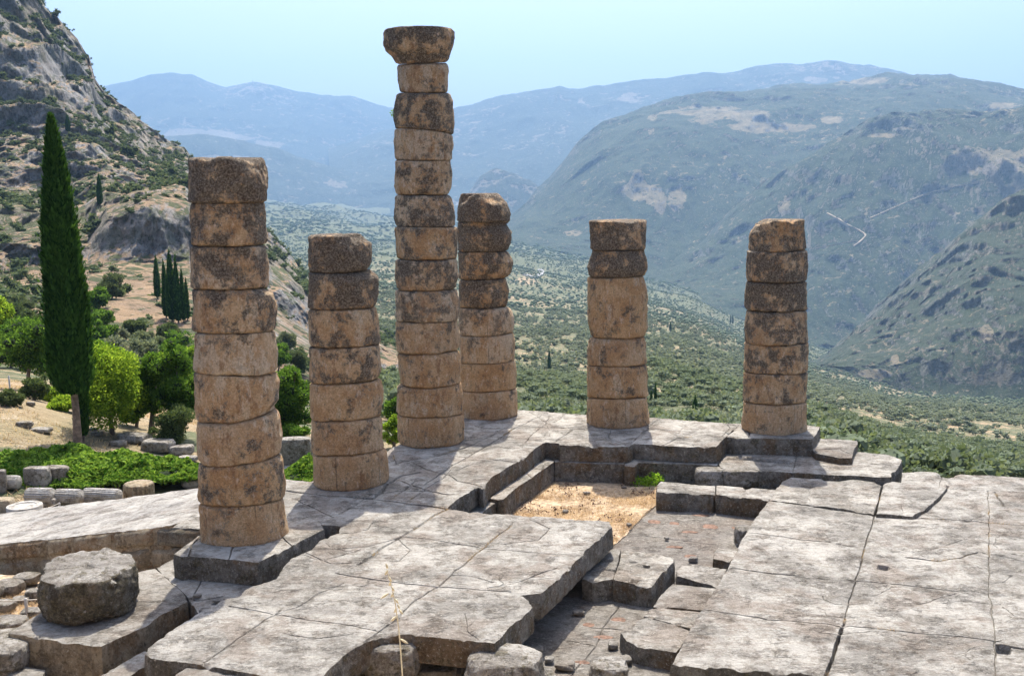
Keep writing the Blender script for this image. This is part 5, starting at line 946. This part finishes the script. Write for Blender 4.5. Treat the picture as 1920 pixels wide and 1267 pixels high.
for i, (px_, py_, z_, r_) in enumerate([(1005, 1222, -.98, .10), (1030, 1238, -.98, .07), (1060, 1250, -.98, .12), (1150, 1212, -.98, .09), (1172, 1240, -.98, .11), (1085, 1150, -.98, .07), (1190, 1112, -.98, .08), (1215, 1120, -.98, .06), (1300, 1050, -.98, .08), (1250, 1010, -.98, .05), (1440, 962, -.98, .08), (1180, 985, -.96, .06), (1060, 960, -.96, .07), (1100, 925, -.96, .06), (955, 940, -.95, .08), (1205, 900, -.96, .09), (1170, 915, -.96, .05), (785, 1262, -.85, .10), (850, 1265, -.85, .12), (700, 1262, -.85, .09), (655, 1258, -.85, .12), (625, 1000, -.4, .07), (410, 1128, -.43, .07), (385, 1148, -.43, .09), (370, 1118, -.43, .06)]):
    x_, y_ = G(px_, py_, z_); tag(boulder('stone_fragment', (x_, y_, z_ + r_ * .35), (r_ * R.uniform(.8, 1.5), r_, r_ * R.uniform(.4, .6)), M_FLOOR, .35, i * 2.3 + 1, 9, 3, None, .95), 'small angular broken stone lying in the sunken ground between the platforms', 'broken stone', 'broken stones in the sunken ground')
# ------------------------------------------------------------------ vine hedge
def hedge(name, lb, outline, n, hgt, ls, top=.9, cat='hedge'):
    """low sprawling mass: points inside an outline on the ground, lifted into a lumpy mound"""
    P = np.array([at(x, y)[:2] for x, y in outline]); lo, hi = P.min(0), P.max(0); q = R.uniform(lo, hi, (n * 4, 2)); q = q[inside(q, P)][:n]; e = segdist(q, np.vstack([P, P[:1]])); c0 = P.mean(0); z0 = gz(*c0)
    mh = hgt * np.clip(e / .9, 0.12, 1) ** .6 * (.85 + .9 * fbm(P3(q[:, 0] * 1.5, q[:, 1] * 1.5, 2), 3)); f = R.random(len(q)) ** .35; z = z0 + mh * f; m = len(q)
    a = R.normal(size=(m, 3)) * 1.0 + (0, -.35, .55); a /= np.linalg.norm(a, axis=1)[:, None]; nn_ = np.cross(a, R.normal(size=(m, 3))); nn_ /= np.linalg.norm(nn_, axis=1)[:, None]; b = np.cross(a, nn_); L = ls * R.uniform(.6, 1.3, m)[:, None]; C = np.column_stack([q, z])
    V = np.stack([C - nn_ * L * .5, C + b * L * .42 + nn_ * L * .05, C + nn_ * L * .55, C - b * L * .42 + nn_ * L * .05], 1).reshape(-1, 3); T = np.repeat(np.clip(.5 + .28 * R.normal(size=m) + .3 * fbm(C * 1.3, 2), 0, 1), 4)
    e_ = empty(name, (c0[0], c0[1], z0), lb, cat); me = mesh('leaves', V - (c0[0], c0[1], z0), [np.arange(m * 4).reshape(-1, 4)], False, None, T); link('leaves', me, L_VINE, e_)
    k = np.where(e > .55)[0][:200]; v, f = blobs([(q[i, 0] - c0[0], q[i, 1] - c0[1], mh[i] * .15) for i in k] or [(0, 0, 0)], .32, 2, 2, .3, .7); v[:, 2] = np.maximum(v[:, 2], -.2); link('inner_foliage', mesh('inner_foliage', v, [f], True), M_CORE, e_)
hedge('vine_hedge', 'bright green sprawling vine hedge along the left, behind the fallen drums', [(-160, 905), (0, 915), (110, 918), (150, 926), (220, 921), (300, 924), (380, 918), (420, 912), (400, 895), (330, 884), (240, 860), (120, 842), (0, 838), (-160, 835)], 42000, .62, .125)
hedge('vine_patch', 'small bright green vine patch between the nearest and second columns', [(520, 915), (560, 909), (610, 908), (640, 890), (600, 880), (520, 886)], 7000, .5, .12)

# ------------------------------------------------------------------ trees
g_ = at(146, 834); dd = axial(g_); e = empty('cypress_tree', g_, 'tall dark cypress with a pale bare trunk, the largest tree in the picture', 'tree')
Hc = (834 - 228) * dd / F; wc = 80 * dd / F
me = cypress_mesh(wc, Hc, (834 - 733) * dd / F, 32000, .19, 1, prof=lambda t: np.interp(t, [0, .03, .07, .27, .46, .66, .86, .96, 1], [.62, .85, .97, 1.0, .89, .70, .40, .18, .03])); link('crown', me, L_CYP, e)
v, f = tube([(0, 0, -.2), (.03, 0, 1.2), (.0, 0, 2.5), (0, 0, 5)], [.16, .12, .11, .1], 12); link('trunk', mesh('trunk', v, [f]), M_PALEBARK, e); e.rotation_euler = (0, math.radians(-.6), 0)
def cyp(lb, px, py, wpx, hpx, n=500, group=None, names=('valley', 'cliff'), sh=None):
    h_ = hit(px, py, names)
    if not h_: return
    g_ = h_[0]; dd = axial(g_); Hh, ww = hpx * dd / F, wpx * dd / F; e = empty('cypress_tree', g_, lb, 'tree', group)
    link('crown', cypress_mesh(ww, Hh, Hh * .04, n, max(.2, Hh * .03), px * .1), L_CYP, e); v, f = tube([(0, 0, -.3), (0, 0, Hh * .3)], [ww * .1, ww * .08], 6); link('trunk', mesh('trunk', v, [f]), M_BARK, e)
cyp('slim dark cypress standing hard behind the tall one', 157, 829, 26, 360, 5000)
for i, a_ in enumerate([(296, 560, 15, 82), (312, 596, 16, 110), (324, 604, 24, 136), (335, 606, 18, 128), (345, 604, 13, 104), (352, 600, 12, 80), (128, 248, 12, 34), (188, 385, 14, 60)]):
    cyp(['slim cypress standing alone left of the cypress clump on the hillside', 'first cypress of the clump on the hillside', 'widest cypress of the clump on the hillside, second from the left', 'third cypress of the clump on the hillside', 'fourth cypress of the clump on the hillside', 'rightmost cypress of the clump beside the nearest column', 'small dark cypress high on the cliff slope', 'dark cypress on the slope above the cliff outcrop'][i], *a_, 900, 'cypresses on the left hillside')
for i, a_ in enumerate([(1303, 787, 13, 46), (1030, 694, 8, 40), (1229, 762, 6, 46), (1221, 762, 5, 30), (1257, 621, 6, 18), (1370, 606, 4, 16), (1374, 607, 4, 18), (1232, 590, 4, 12), (1541, 795, 7, 28), (1549, 795, 6, 22), (1196, 602, 4, 12), (1095, 668, 5, 16)]):
    cyp(['small dark cypress just beyond the paving between the two right columns', 'slim cypress in the olive grove left of the squat column', 'taller thin cypress at the right edge of the squat column', 'thinner cypress beside the taller one at the squat column edge', 'tiny cypress far down the valley right of the squat column', 'left one of two tiny cypresses left of the rightmost column', 'right one of two tiny cypresses left of the rightmost column', 'tiny far cypress near the right edge of the squat column', 'dark cypress by the track right of the rightmost column', 'second cypress by the track right of the rightmost column', 'tiny cypress just left of the right column gap', 'tiny cypress left of the squat column'][i], *a_, 500, 'cypresses down in the valley')
def nt_(kind, lb, px, py, wpx, hpx, leaf, nl, ls, bark=None, names=('valley',), **kw):
    kw['z0'] = kw.get('z0', .1) * .55; kw.setdefault('core', .48)
    h_ = hit(px, py, names); g_ = h_[0]; dd = axial(g_); return tree(kind, g_, wpx * dd / F, hpx * dd / F, lb, 'tree' if 'tree' in kind else 'bush', leaf, bark, None, nl=nl, ls=ls * dd / 40, trunk=max(.08, hpx * dd / F * .03), **kw)
nt_('broadleaf_tree', 'round lime green tree with a short dark trunk right of the tall cypress', 213, 814, 160, 164, L_LIME, 30000, .10, nc=60, z0=.10, squash=.9, core=0)
nt_('bush', 'grey green bush right of the lime green tree', 322, 838, 92, 92, L_SHRUB, 9000, .08, nc=22, z0=.02)
nt_('pine_tree', 'tall mixed green pine touching the left side of the nearest column', 336, 822, 110, 212, L_PINE, 15000, .10, nc=40, z0=.15, cone=.4)
nt_('pine_tree', 'dark pine behind the lime green tree', 282, 812, 84, 178, L_PINE, 11000, .10, nc=30, z0=.12, cone=.35)
nt_('bush', 'silvery olive bush behind the lime green tree', 235, 760, 110, 100, L_OLIVE, 8000, .09, nc=24, z0=.05)
nt_('broadleaf_tree', 'light green tree left of the tall cypress', 52, 735, 130, 145, L_PINE, 12000, .10, nc=36, z0=.15)
nt_('broadleaf_tree', 'pale green tree at the left edge of the picture', -8, 720, 90, 200, L_LIME, 9000, .10, nc=26, z0=.2)
nt_('bush', 'small green bush right under the left trees', 66, 750, 60, 60, L_SHRUB, 4000, .08, nc=12, z0=.03)
nt_('bush', 'low bright green bush left of the cypress trunk', 102, 755, 60, 34, L_LIME, 3500, .08, nc=12, z0=.0)
nt_('broadleaf_tree', 'mid green tree showing just right of the tall cypress', 182, 745, 80, 120, L_PINE, 8000, .10, nc=24, z0=.12)
nt_('bush', 'green bush in the second row right of the tall cypress', 195, 700, 70, 60, L_SHRUB, 4500, .08, nc=14, z0=.02)
nt_('broadleaf_tree', 'yellow green tree left of the pine group', 300, 760, 70, 110, L_LIME, 7000, .09, nc=22, z0=.12)
nt_('broadleaf_tree', 'dark tree showing between the nearest and second columns', 552, 832, 110, 170, L_PINE, 16000, .10, nc=44, z0=.02, cone=.35)
nt_('bush', 'low green bush at the foot of the dark tree between the columns', 552, 842, 70, 52, L_PINE, 4500, .08, nc=14, z0=.02)
nt_('bush', 'dark bush low between the nearest and second columns', 520, 800, 60, 70, L_SHRUB, 4000, .09, nc=14, z0=.03)
nt_('bush', 'dark green bush left of the tallest column', 741, 824, 50, 100, L_PINE, 5000, .08, nc=16, z0=.03)
nt_('bush', 'yellow green bush at the foot of the tallest column', 738, 842, 44, 70, L_LIME, 4000, .07, nc=14, z0=.0)
nt_('bush', 'olive bush behind the pine group on the slope', 250, 690, 60, 50, L_OLIVE, 3500, .08, nc=12, z0=.02)
nt_('bush', 'round olive bush below the cypress clump', 225, 655, 60, 46, L_OLIVE, 3500, .07, nc=12, z0=.02, names=('valley', 'cliff'))
nt_('bush', 'green bush at the far left of the slope', 30, 660, 90, 60, L_SHRUB, 5000, .08, nc=16, z0=.02, names=('valley', 'cliff'))
nt_('bush', 'small green bush left behind the tall cypress', 125, 680, 70, 60, L_PINE, 4500, .08, nc=16, z0=.02)
more = [(20, 690, 110, 90, 'P'), (80, 700, 90, 80, 'L'), (110, 650, 80, 70, 'P'), (-40, 660, 110, 120, 'P'), (60, 640, 80, 60, 'S'), (5, 620, 70, 60, 'S'), (200, 655, 60, 50, 'P'), (170, 660, 60, 70, 'P'), (265, 720, 80, 90, 'O'), (215, 720, 90, 90, 'O'), (330, 700, 80, 90, 'P'), (355, 740, 70, 110, 'L'), (300, 690, 60, 60, 'O'), (150, 720, 70, 80, 'L'), (20, 760, 50, 28, 'S'), (120, 770, 60, 26, 'L'), (270, 655, 50, 40, 'O'), (315, 640, 60, 34, 'S'), (250, 630, 44, 30, 'S'), (195, 620, 50, 44, 'P'), (35, 590, 50, 36, 'S'), (180, 580, 54, 44, 'P'), (210, 560, 60, 46, 'S'), (520, 700, 50, 60, 'P'), (560, 700, 50, 50, 'S'), (535, 660, 40, 36, 'O'), (600, 780, 50, 60, 'P'), (345, 790, 60, 60, 'S'), (255, 800, 60, 60, 'P')]
MLB = {'P': (L_PINE, 'mid green'), 'L': (L_LIME, 'yellow green'), 'S': (L_SHRUB, 'dull green'), 'O': (L_OLIVE, 'silvery')}
for i, (px_, py_, w_, h_, k_) in enumerate(more): nt_('bush' if h_ < w_ else 'broadleaf_tree', MLB[k_][1] + ' bush or tree of the dense growth below the left hillside', px_, py_, w_, h_, MLB[k_][0], 5200, .085, nc=20, z0=.04, names=('valley', 'cliff'))['group'] = 'dense ' + MLB[k_][1] + ' growth below the left hillside'
nt_('bush', 'dark bush behind the second column foot', 575, 760, 50, 50, L_SHRUB, 3500, .08, nc=12, z0=.02)

# ------------------------------------------------------------------ olive groves and scrub
def proto(nq, size, core=1, seed=0, squash=.72, nc=7):
    rs = np.random.default_rng(seed); C = rs.normal(size=(nc, 3)) * (.42, .42, .22) + (0, 0, .62); rad = rs.uniform(.32, .5, nc)
    V1, F1, T1 = leaves(C, rad, nq, size, .2, .5, squash) if nq else (np.zeros((0, 3)), np.zeros((0, 4), int), np.zeros(0)); v, f = blobs(C, rad * (.8 if nq else 1.05), seed, core, .35, squash)
    return V1, F1, T1, v, f
def sample(n, d0, d1, a0, a1, names, dens, bare=None):
    out = []; az = R.uniform(a0, a1, n); d = np.sqrt(R.uniform(d0 ** 2, d1 ** 2, n)); x = d * np.sin(az); y = d * np.cos(az); nz_ = .45 * fbm(P3(x * .012, y * .012, 3), 4) + .55 * fbm(P3(x * .05, y * .05, 9), 3)
    for i in np.where(nz_ > dens)[0]:
        z = down(x[i], y[i], names)
        if z is not None: out.append((x[i], y[i], z, d[i]))
    return np.array(out)
OL = [proto(520, .17, 1, s_) for s_ in (1, 2, 3, 4, 5)]; OLM = []
for i, (V1, F1, T1, v, f) in enumerate(OL):
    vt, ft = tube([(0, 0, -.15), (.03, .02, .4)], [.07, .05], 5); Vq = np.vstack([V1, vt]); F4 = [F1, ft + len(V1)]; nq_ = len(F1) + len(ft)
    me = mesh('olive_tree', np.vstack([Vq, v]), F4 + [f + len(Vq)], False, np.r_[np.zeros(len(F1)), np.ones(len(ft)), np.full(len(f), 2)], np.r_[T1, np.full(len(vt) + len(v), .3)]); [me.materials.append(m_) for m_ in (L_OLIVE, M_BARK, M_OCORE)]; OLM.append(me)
P = sample(5200, 68, 330, -.16, .52, ['valley'], -.16); P = P[np.argsort(P[:, 3])]
P = np.vstack([sample(900, 46, 100, .08, .42, ['valley'], -.9), P]); P = P[np.argsort(P[:, 3])]
qx, qy = topix(P[:, :3]); vis = (qx > 480) & (qx < 1960) & (qy < 985); road_ = np.zeros(len(P), bool)
P = P[vis]; keep = []
for p in P:
    if all((p[0] - k[0]) ** 2 + (p[1] - k[1]) ** 2 > 8 for k in keep[-160:]): keep.append(p)
P = np.array(keep); qx, qy = topix(P[:, :3]); fr_ = (qx > 860) & (qy < np.interp(qx, [900, 1400, 1700, 1920], [850, 880, 950, 980])); near = P[fr_][:290]; rest = np.vstack([P[fr_][290:], P[~fr_]])
for i, p in enumerate(near):
    o = bpy.data.objects.new('olive_tree', OLM[i % 5]); COL.objects.link(o); o.location = p[:3]; s_ = R.uniform(.9, 2.1); o.scale = (s_, s_, s_ * R.uniform(.8, 1.05)); o.rotation_euler = (0, 0, R.uniform(0, 6.28)); tag(o, 'grey green olive tree in the grove below the temple', 'olive tree', 'olive trees in the grove below the temple')
def bulk(name, P, pr, smin, smax, mat, lb, cat, zsq=(.8, 1.05)):
    """far trees and scrub as one mass, leaf quads over a solid inner crown"""
    Vs = []; Fa = []; Tt = []; o = 0; Vc = []; Fc = []; Tc = []; oc = 0
    idx = R.integers(0, len(pr), len(P))
    for k, (V1, F1, T1, v, f) in enumerate(pr):
        m = np.where(idx == k)[0]
        if not len(m): continue
        s_ = R.uniform(smin, smax, len(m)); rt = R.uniform(0, 6.28, len(m)); zs = s_ * R.uniform(*zsq, len(m)); tn = R.uniform(0, .6, len(m))
        if len(F1): a, b, c = scatter('', (V1, F1, T1), P[m, :3], s_, rt, None, extra_tone=tn, zs=zs); Vs.append(a); Fa.append(b + o); Tt.append(c); o += len(a)
        a, b, c = scatter('', (v, f, np.full(len(v), .4)), P[m, :3], s_, rt, None, extra_tone=tn, zs=zs); Vc.append(a); Fc.append(b + oc); Tc.append(c); oc += len(a)
    if Vs: V = np.vstack(Vs + Vc); Fs = [np.vstack(Fa), np.vstack(Fc) + o]; T = np.concatenate(Tt + Tc)
    else: V = np.vstack(Vc); Fs = [np.vstack(Fc)]; T = np.concatenate(Tc)
    return tag(link(name, mesh(name, V, Fs, False, None, T), mat), lb, cat, kind='stuff')
PR_M = [proto(70, .36, 1, 20 + s_) for s_ in range(4)]; PR_F = [proto(0, 1, 1, 30 + s_, nc=2) for s_ in range(4)]
rest = rest[np.argsort(rest[:, 3])]; bulk('olive_grove', rest[:900], [proto(240, .22, 1, 70 + s_) for s_ in range(4)], 1.0, 2.2, L_OLIVE, 'olive trees on the slope just behind and beside the platforms', 'olive grove')
bulk('olive_grove', rest[900:], PR_M, .7, 2.2, L_OLIVE, 'mass of olive trees covering the slope and valley behind the temple', 'olive grove')
P = sample(11000, 330, 900, -.28, .52, ['valley'], -.2); qx, qy = topix(P[:, :3]); P = P[(qx > 480) & (qx < 1960)]; bulk('olive_grove', P, PR_M, .9, 2.4, L_OLIVE, 'olive trees spread over the middle of the valley', 'olive grove')
P = sample(24000, 850, 2400, -.28, .5, ['valley'], -.3); qx, qy = topix(P[:, :3]); P = P[(qx > 480) & (qx < 1960)]; bulk('olive_grove', P, PR_F, 1.8, 4.0, L_OLIVE, 'far olive groves on the valley floor', 'olive grove')
P = sample(14000, 2300, 5000, -.26, .2, ['valley'], -.3); bulk('woodland', P, PR_F, 4.0, 11.0, L_SHRUB, 'far woods and groves on the pale green plain beyond the columns', 'woodland', (.4, .7))
# scrub on the left cliff
P = sample(15000, 108, 620, -.62, -.02, ['cliff', 'valley'], -.5); qx, qy = topix(P[:, :3]); P = P[(qx > -40) & (qx < 760) & (qy > -80)]
nz_ = fbm(P3(P[:, 0] * .03, P[:, 1] * .03, 1), 3); P = P[R.random(len(P)) < np.clip(.35 + 1.2 * nz_, .05, 1)]; P[:, 2] -= .3
big = R.random(len(P)) < .10; PB = P[big][:170]; PS = P[~big]
SHM = []
for s_ in range(4):
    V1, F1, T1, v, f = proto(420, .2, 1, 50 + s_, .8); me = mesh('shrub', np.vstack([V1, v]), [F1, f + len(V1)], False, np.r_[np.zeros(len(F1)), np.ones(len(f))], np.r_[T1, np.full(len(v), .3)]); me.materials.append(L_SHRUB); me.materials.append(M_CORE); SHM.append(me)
for i, p in enumerate(PB):
    o = bpy.data.objects.new('shrub', SHM[i % 4]); COL.objects.link(o); o.location = p[:3]; s_ = R.uniform(1.3, 2.9); o.scale = (s_, s_, s_ * R.uniform(.8, 1.2)); o.rotation_euler = (0, 0, R.uniform(0, 6.28)); tag(o, 'dark green shrub growing on the rocky left hillside', 'shrub', 'shrubs on the rocky left hillside')
bulk('scrub', PS, PR_M, .7, 1.9, L_SHRUB, 'small dark scrub dotted over the rocky left hillside', 'scrub')

# ------------------------------------------------------------------ dry oat stalk in front, masts on the far ridges
b0 = np.array([*(np.array(ray(757, 1290)[:2]) * 3.9 / ray(757, 1290)[1]), 0]); 
def pt(px, py, dist=3.9): r_ = ray(px, py); t_ = dist / r_[1]; return np.array([r_[0] * t_, dist, H + r_[2] * t_])
e = empty('grass_stalk', pt(760, 1420), 'single dry oat stalk rising in front of the near platform', 'grass stalk'); b0 = pt(760, 1420)
st_ = [(760, 1420), (757, 1300), (752, 1230), (748, 1180), (741, 1130), (733, 1095), (724, 1062)]
v, f = tube([pt(*q) - b0 for q in st_], [.004, .0035, .003, .0026, .0022, .0017, .001], 6); link('stem', mesh('stem', v, [f], True), M_STRAW, e)
for px_, py_, a_ in [(724, 1064, .2), (727, 1076, -.3), (729, 1088, .3), (733, 1097, -.2), (735, 1107, .25), (738, 1118, -.3), (727, 1120, -.9), (742, 1130, .3), (746, 1140, .2), (743, 1147, -.2), (749, 1150, .4), (742, 1163, -.6), (752, 1205, .9)]:
    c = pt(px_, py_) - b0; v, f = tube([c + np.array((math.sin(a_) * .03 * t, 0, -.5 * .03 * t + .015)) for t in np.linspace(-.2, 1.2, 6)], [.0004, .0035, .0048, .0045, .003, .0004], 6); link('seed_head', mesh('seed_head', v, [f], True), M_STRAW, e)
for px_, py_, hpx, nm, lb in ((1565, 128, 14, 'blue_ridge', 'tall thin antenna mast on the highest right ridge'), (474, 154, 8, 'far_mountain', 'left one of two tiny masts on the far left ridge'), (482, 154, 7, 'far_mountain', 'right one of two tiny masts on the far left ridge')):
    h_ = hit(px_, py_ + 4, [nm]) or hit(px_, py_ + 9, [nm])
    if h_:
        g_ = np.array(h_[0][:]); dd = axial(g_); h2 = hpx * dd / F; v, f = join([tube([g_, g_ + (0, 0, h2 * .6), g_ + (0, 0, h2)], [2.6, 2.2, 1.4], 6), tube([g_ + (-6, 0, h2 * .55), g_ + (6, 0, h2 * .55)], 1.6, 5)]); tag(link('antenna_mast', mesh('antenna_mast', v, [f], True), M_STEEL), lb, 'antenna mast')
# haze
def haze():
    import bmesh
    bm = bmesh.new(); bmesh.ops.create_cube(bm, size=1); me = bpy.data.meshes.new('haze'); bm.to_mesh(me); bm.free()
    lo = np.array([-13000, -400, -900.]); hi = np.array([14000, 12500, 1450.])
    me.transform(Matrix.Translation((lo + hi) / 2) @ Matrix.Diagonal((*(hi - lo), 1)))
    m = bpy.data.materials.new('haze'); m.use_nodes = True; t = m.node_tree; t.nodes.clear()
    v = t.nodes.new('ShaderNodeVolumePrincipled'); o = t.nodes.new('ShaderNodeOutputMaterial')
    v.inputs['Color'].default_value = (0.36, 0.61, 0.97, 1); v.inputs['Density'].default_value = HAZE; v.inputs['Anisotropy'].default_value = 0.2
    t.links.new(v.outputs[0], o.inputs['Volume'])
    tag(link('haze', me, m), kind='stuff')
HAZE = 1.1e-4
haze()
